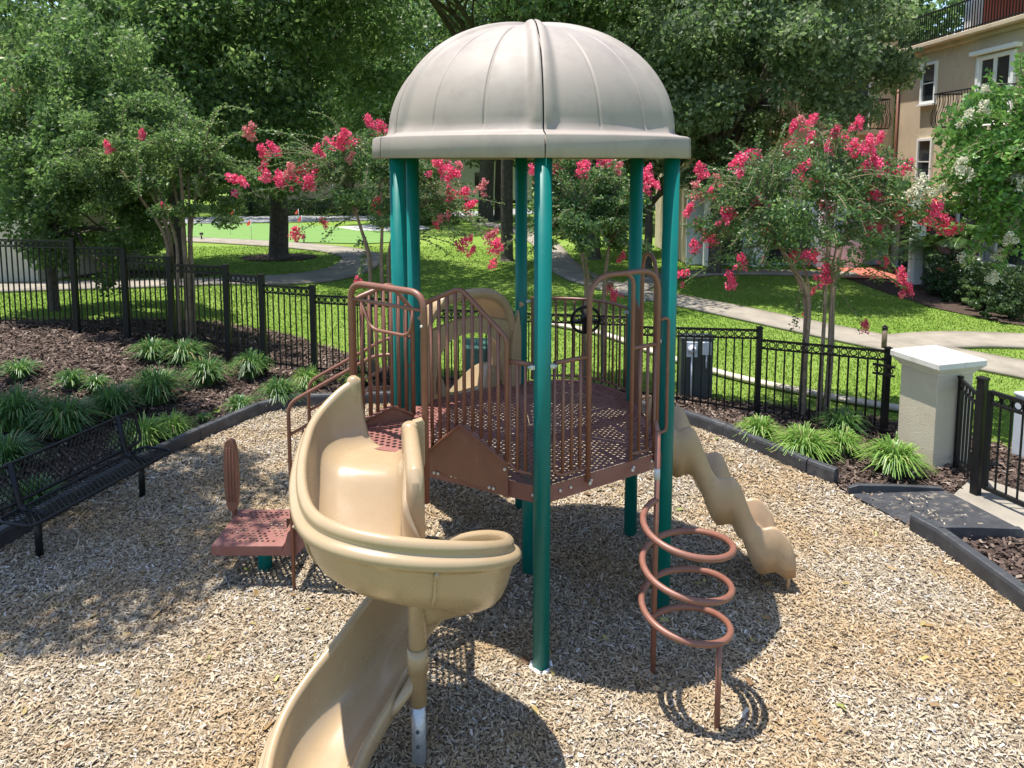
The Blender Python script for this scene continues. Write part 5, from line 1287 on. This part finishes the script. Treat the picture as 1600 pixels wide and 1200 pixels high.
balcony((11.2, BY+.2), (13.3, BY+.2), (0, -.8), 4.9)
balcony((8.0, BY+.2), (10.0, BY+.2), (0, -.8), 4.9)
def window_y(x0, x1, z0, z1, t=.09):
    y = BY+.2; mb = MB()
    for a, b, c, d in ((x0-t, x0, z0-t, z1+t), (x1, x1+t, z0-t, z1+t), (x0, x1, z1, z1+t), (x0, x1, z0-t, z0)): mb.box(((a+b)/2, y-.035, (c+d)/2), (b-a, .09, d-c))
    f = mb.build('window', M['white'], apt, bevel=.006)
    MB().box(((x0+x1)/2, y-.008, (z0+z1)/2), (x1-x0, .03, z1-z0)).build('pane', M['glass'], f)
    MB().box(((x0+x1)/2, y-.03, (z0+z1)/2), (x1-x0, .03, .035)).build('glazing_bar', M['white'], f)
window_y(11.6, 12.9, 4.95, 6.7); window_y(8.3, 9.6, 4.95, 6.7); window_y(8.6, 9.4, 2.9, 4.0); window_y(11.7, 12.8, 2.9, 4.1); window_y(9.6, 10.2, 2.75, 3.6)
mb = MB(); mb.box((10.2, BY+.17, 1.2), (7.5, .12, 2.4)); mb.build('wing_ground_floor', M['bluewhite'], apt)
for x in (7.2, 8.9, 11.4): MB().box((x, BY-.3, 1.2), (.42, .42, 2.4)).build('column', M['white'], apt, bevel=.02)
for x0, x1 in ((7.6, 8.5), (9.3, 11.0)): MB().box(((x0+x1)/2, BY+.09, 1.05), (x1-x0, .05, 2.0)).build('entrance_glazing', M['glass'], apt)
mb = MB(); mb.tube([(BX-.06, BY-.12, .1), (BX-.06, BY-.12, 7.4)], .05, 10); mb.build('downspout', M['brown'], apt)
mb = MB(); rings = []
for k in range(57):
    y = 21.7+k*.075; rings.append([(12.35, y, 2.20+.035*math.cos(k*math.pi/2)), (13.85, y, 2.72+.035*math.cos(k*math.pi/2)), (13.85, y, 2.60), (12.4, y, 2.08)])
mb.loft(rings, False); aw = mb.build('tile_awning', M['tile'], apt)
MB().box((12.5, 23.8, 2.06), (.16, 4.2, .20)).build('awning_beam', M['bark'], aw)
for y in (21.9, 25.6): MB().box((12.55, y, 1.0), (.34, .34, 2.0)).build('awning_column', M['white'], aw, bevel=.02)
mb = MB()
for y0, y1 in ((22.3, 23.9), (24.1, 25.3)): mb.box((BX-.02, (y0+y1)/2, 1.15), (.06, y1-y0, 2.1))
mb.build('shop_glazing', M['glass'], apt)
MB().box((11.7, 25.4, .55), (1.6, .3, 1.1)).build('planter_wall', M['white'], apt, bevel=.02)

# house on the left, behind the trees
hs = thing('stucco_house', 'pale stucco house with red clay tile roof hidden behind the left trees', 'house')
MB().box((-17.4, 22.6, 2.8), (8.4, 6.0, 5.6)).build('wall', M['pier'], hs)
mb = MB(); rows = []
for k in range(117):
    x = -22.2+k*.08; zc = .045*math.cos(k*math.pi/2); rows.append([(x, 19.0, 5.45+zc), (x, 22.6, 7.0+zc), (x, 26.2, 5.45+zc), (x, 22.6, 6.8)])
mb.loft(rows, False); mb.build('roof', M['tile'], hs)
for x in (-19.8, -15.8):
    w_ = MB().box((x, 19.57, 3.9), (1.2, .08, 1.5)).build('window', M['white'], hs); MB().box((x, 19.52, 3.9), (1.0, .05, 1.3)).build('pane', M['glass'], w_)
wf = thing('wooden_fence', 'pale board fence far beyond the hedge left of the dome', 'fence')
mb = MB(); x = -22.5
while x < -4: mb.box((x, 57+.1*(random.random()-.5), 1.15+.02*random.random()), (.29, .03, 2.3)); x += .30
mb.build('boards', M['wood_fence'], wf); MB().box((-13.2, 57.09, 1.9), (18.8, .06, .10)).build('rail', M['wood_fence'], wf)
fh = thing('far_house', 'pale far house glimpsed past the twin trunks', 'house')
MB().box((-2.5, 74, 2.2), (9, 6, 4.4)).build('wall', M['white'], fh); mb = MB(); mb.loft([[(x, 70.6, 4.4), (x, 74, 6.3), (x, 77.4, 4.4)] for x in (-7.3, 2.3)], False); mb.build('roof', M['tile'], fh)
MB().box((-3.0, 70.95, 2.0), (1.4, .06, 1.5)).build('window', M['glass'], fh)

# ================================================================== light, sky, camera
SUN = Vector((-.205, .04, 1.0)).normalized()
elev = math.asin(SUN.z); azim = math.atan2(SUN.x, SUN.y)
w = bpy.data.worlds.new('World'); scene.world = w; w.use_nodes = True; n = w.node_tree
sky = n.nodes.new('ShaderNodeTexSky'); sky.sky_type = 'NISHITA'; sky.sun_disc = False
sky.sun_elevation = elev; sky.sun_rotation = azim; sky.air_density = 1.0; sky.dust_density = .6; sky.ozone_density = 1.2
bg = n.nodes['Background']; n.links.new(sky.outputs[0], bg.inputs[0]); bg.inputs[1].default_value = .15
sl = bpy.data.lights.new('sun', 'SUN'); sl.energy = 4.6; sl.angle = R(.53); sl.color = (1, .955, .88)
so = bpy.data.objects.new('sun', sl); col.objects.link(so); so.rotation_euler = SUN.to_track_quat('Z', 'Y').to_euler()
cam = bpy.data.cameras.new('camera'); co_ = bpy.data.objects.new('camera', cam); col.objects.link(co_)
cam.sensor_width = 36; cam.lens = 36*F/1600; cam.shift_y = -(600-CY)/1600; cam.clip_end = 1500; cam.clip_start = .05
co_.location = (0, 0, CAMH); co_.rotation_euler = (math.pi/2-PITCH, 0, 0); scene.camera = co_
scene.view_settings.view_transform = 'Standard'; scene.view_settings.look = 'None'; scene.view_settings.exposure = 1.0; scene.view_settings.gamma = 1
scene.cycles.max_bounces = 7; scene.cycles.transparent_max_bounces = 8; scene.cycles.use_denoising = True
scene.cycles.caustics_reflective = False; scene.cycles.caustics_refractive = False; scene.cycles.sample_clamp_indirect = 6
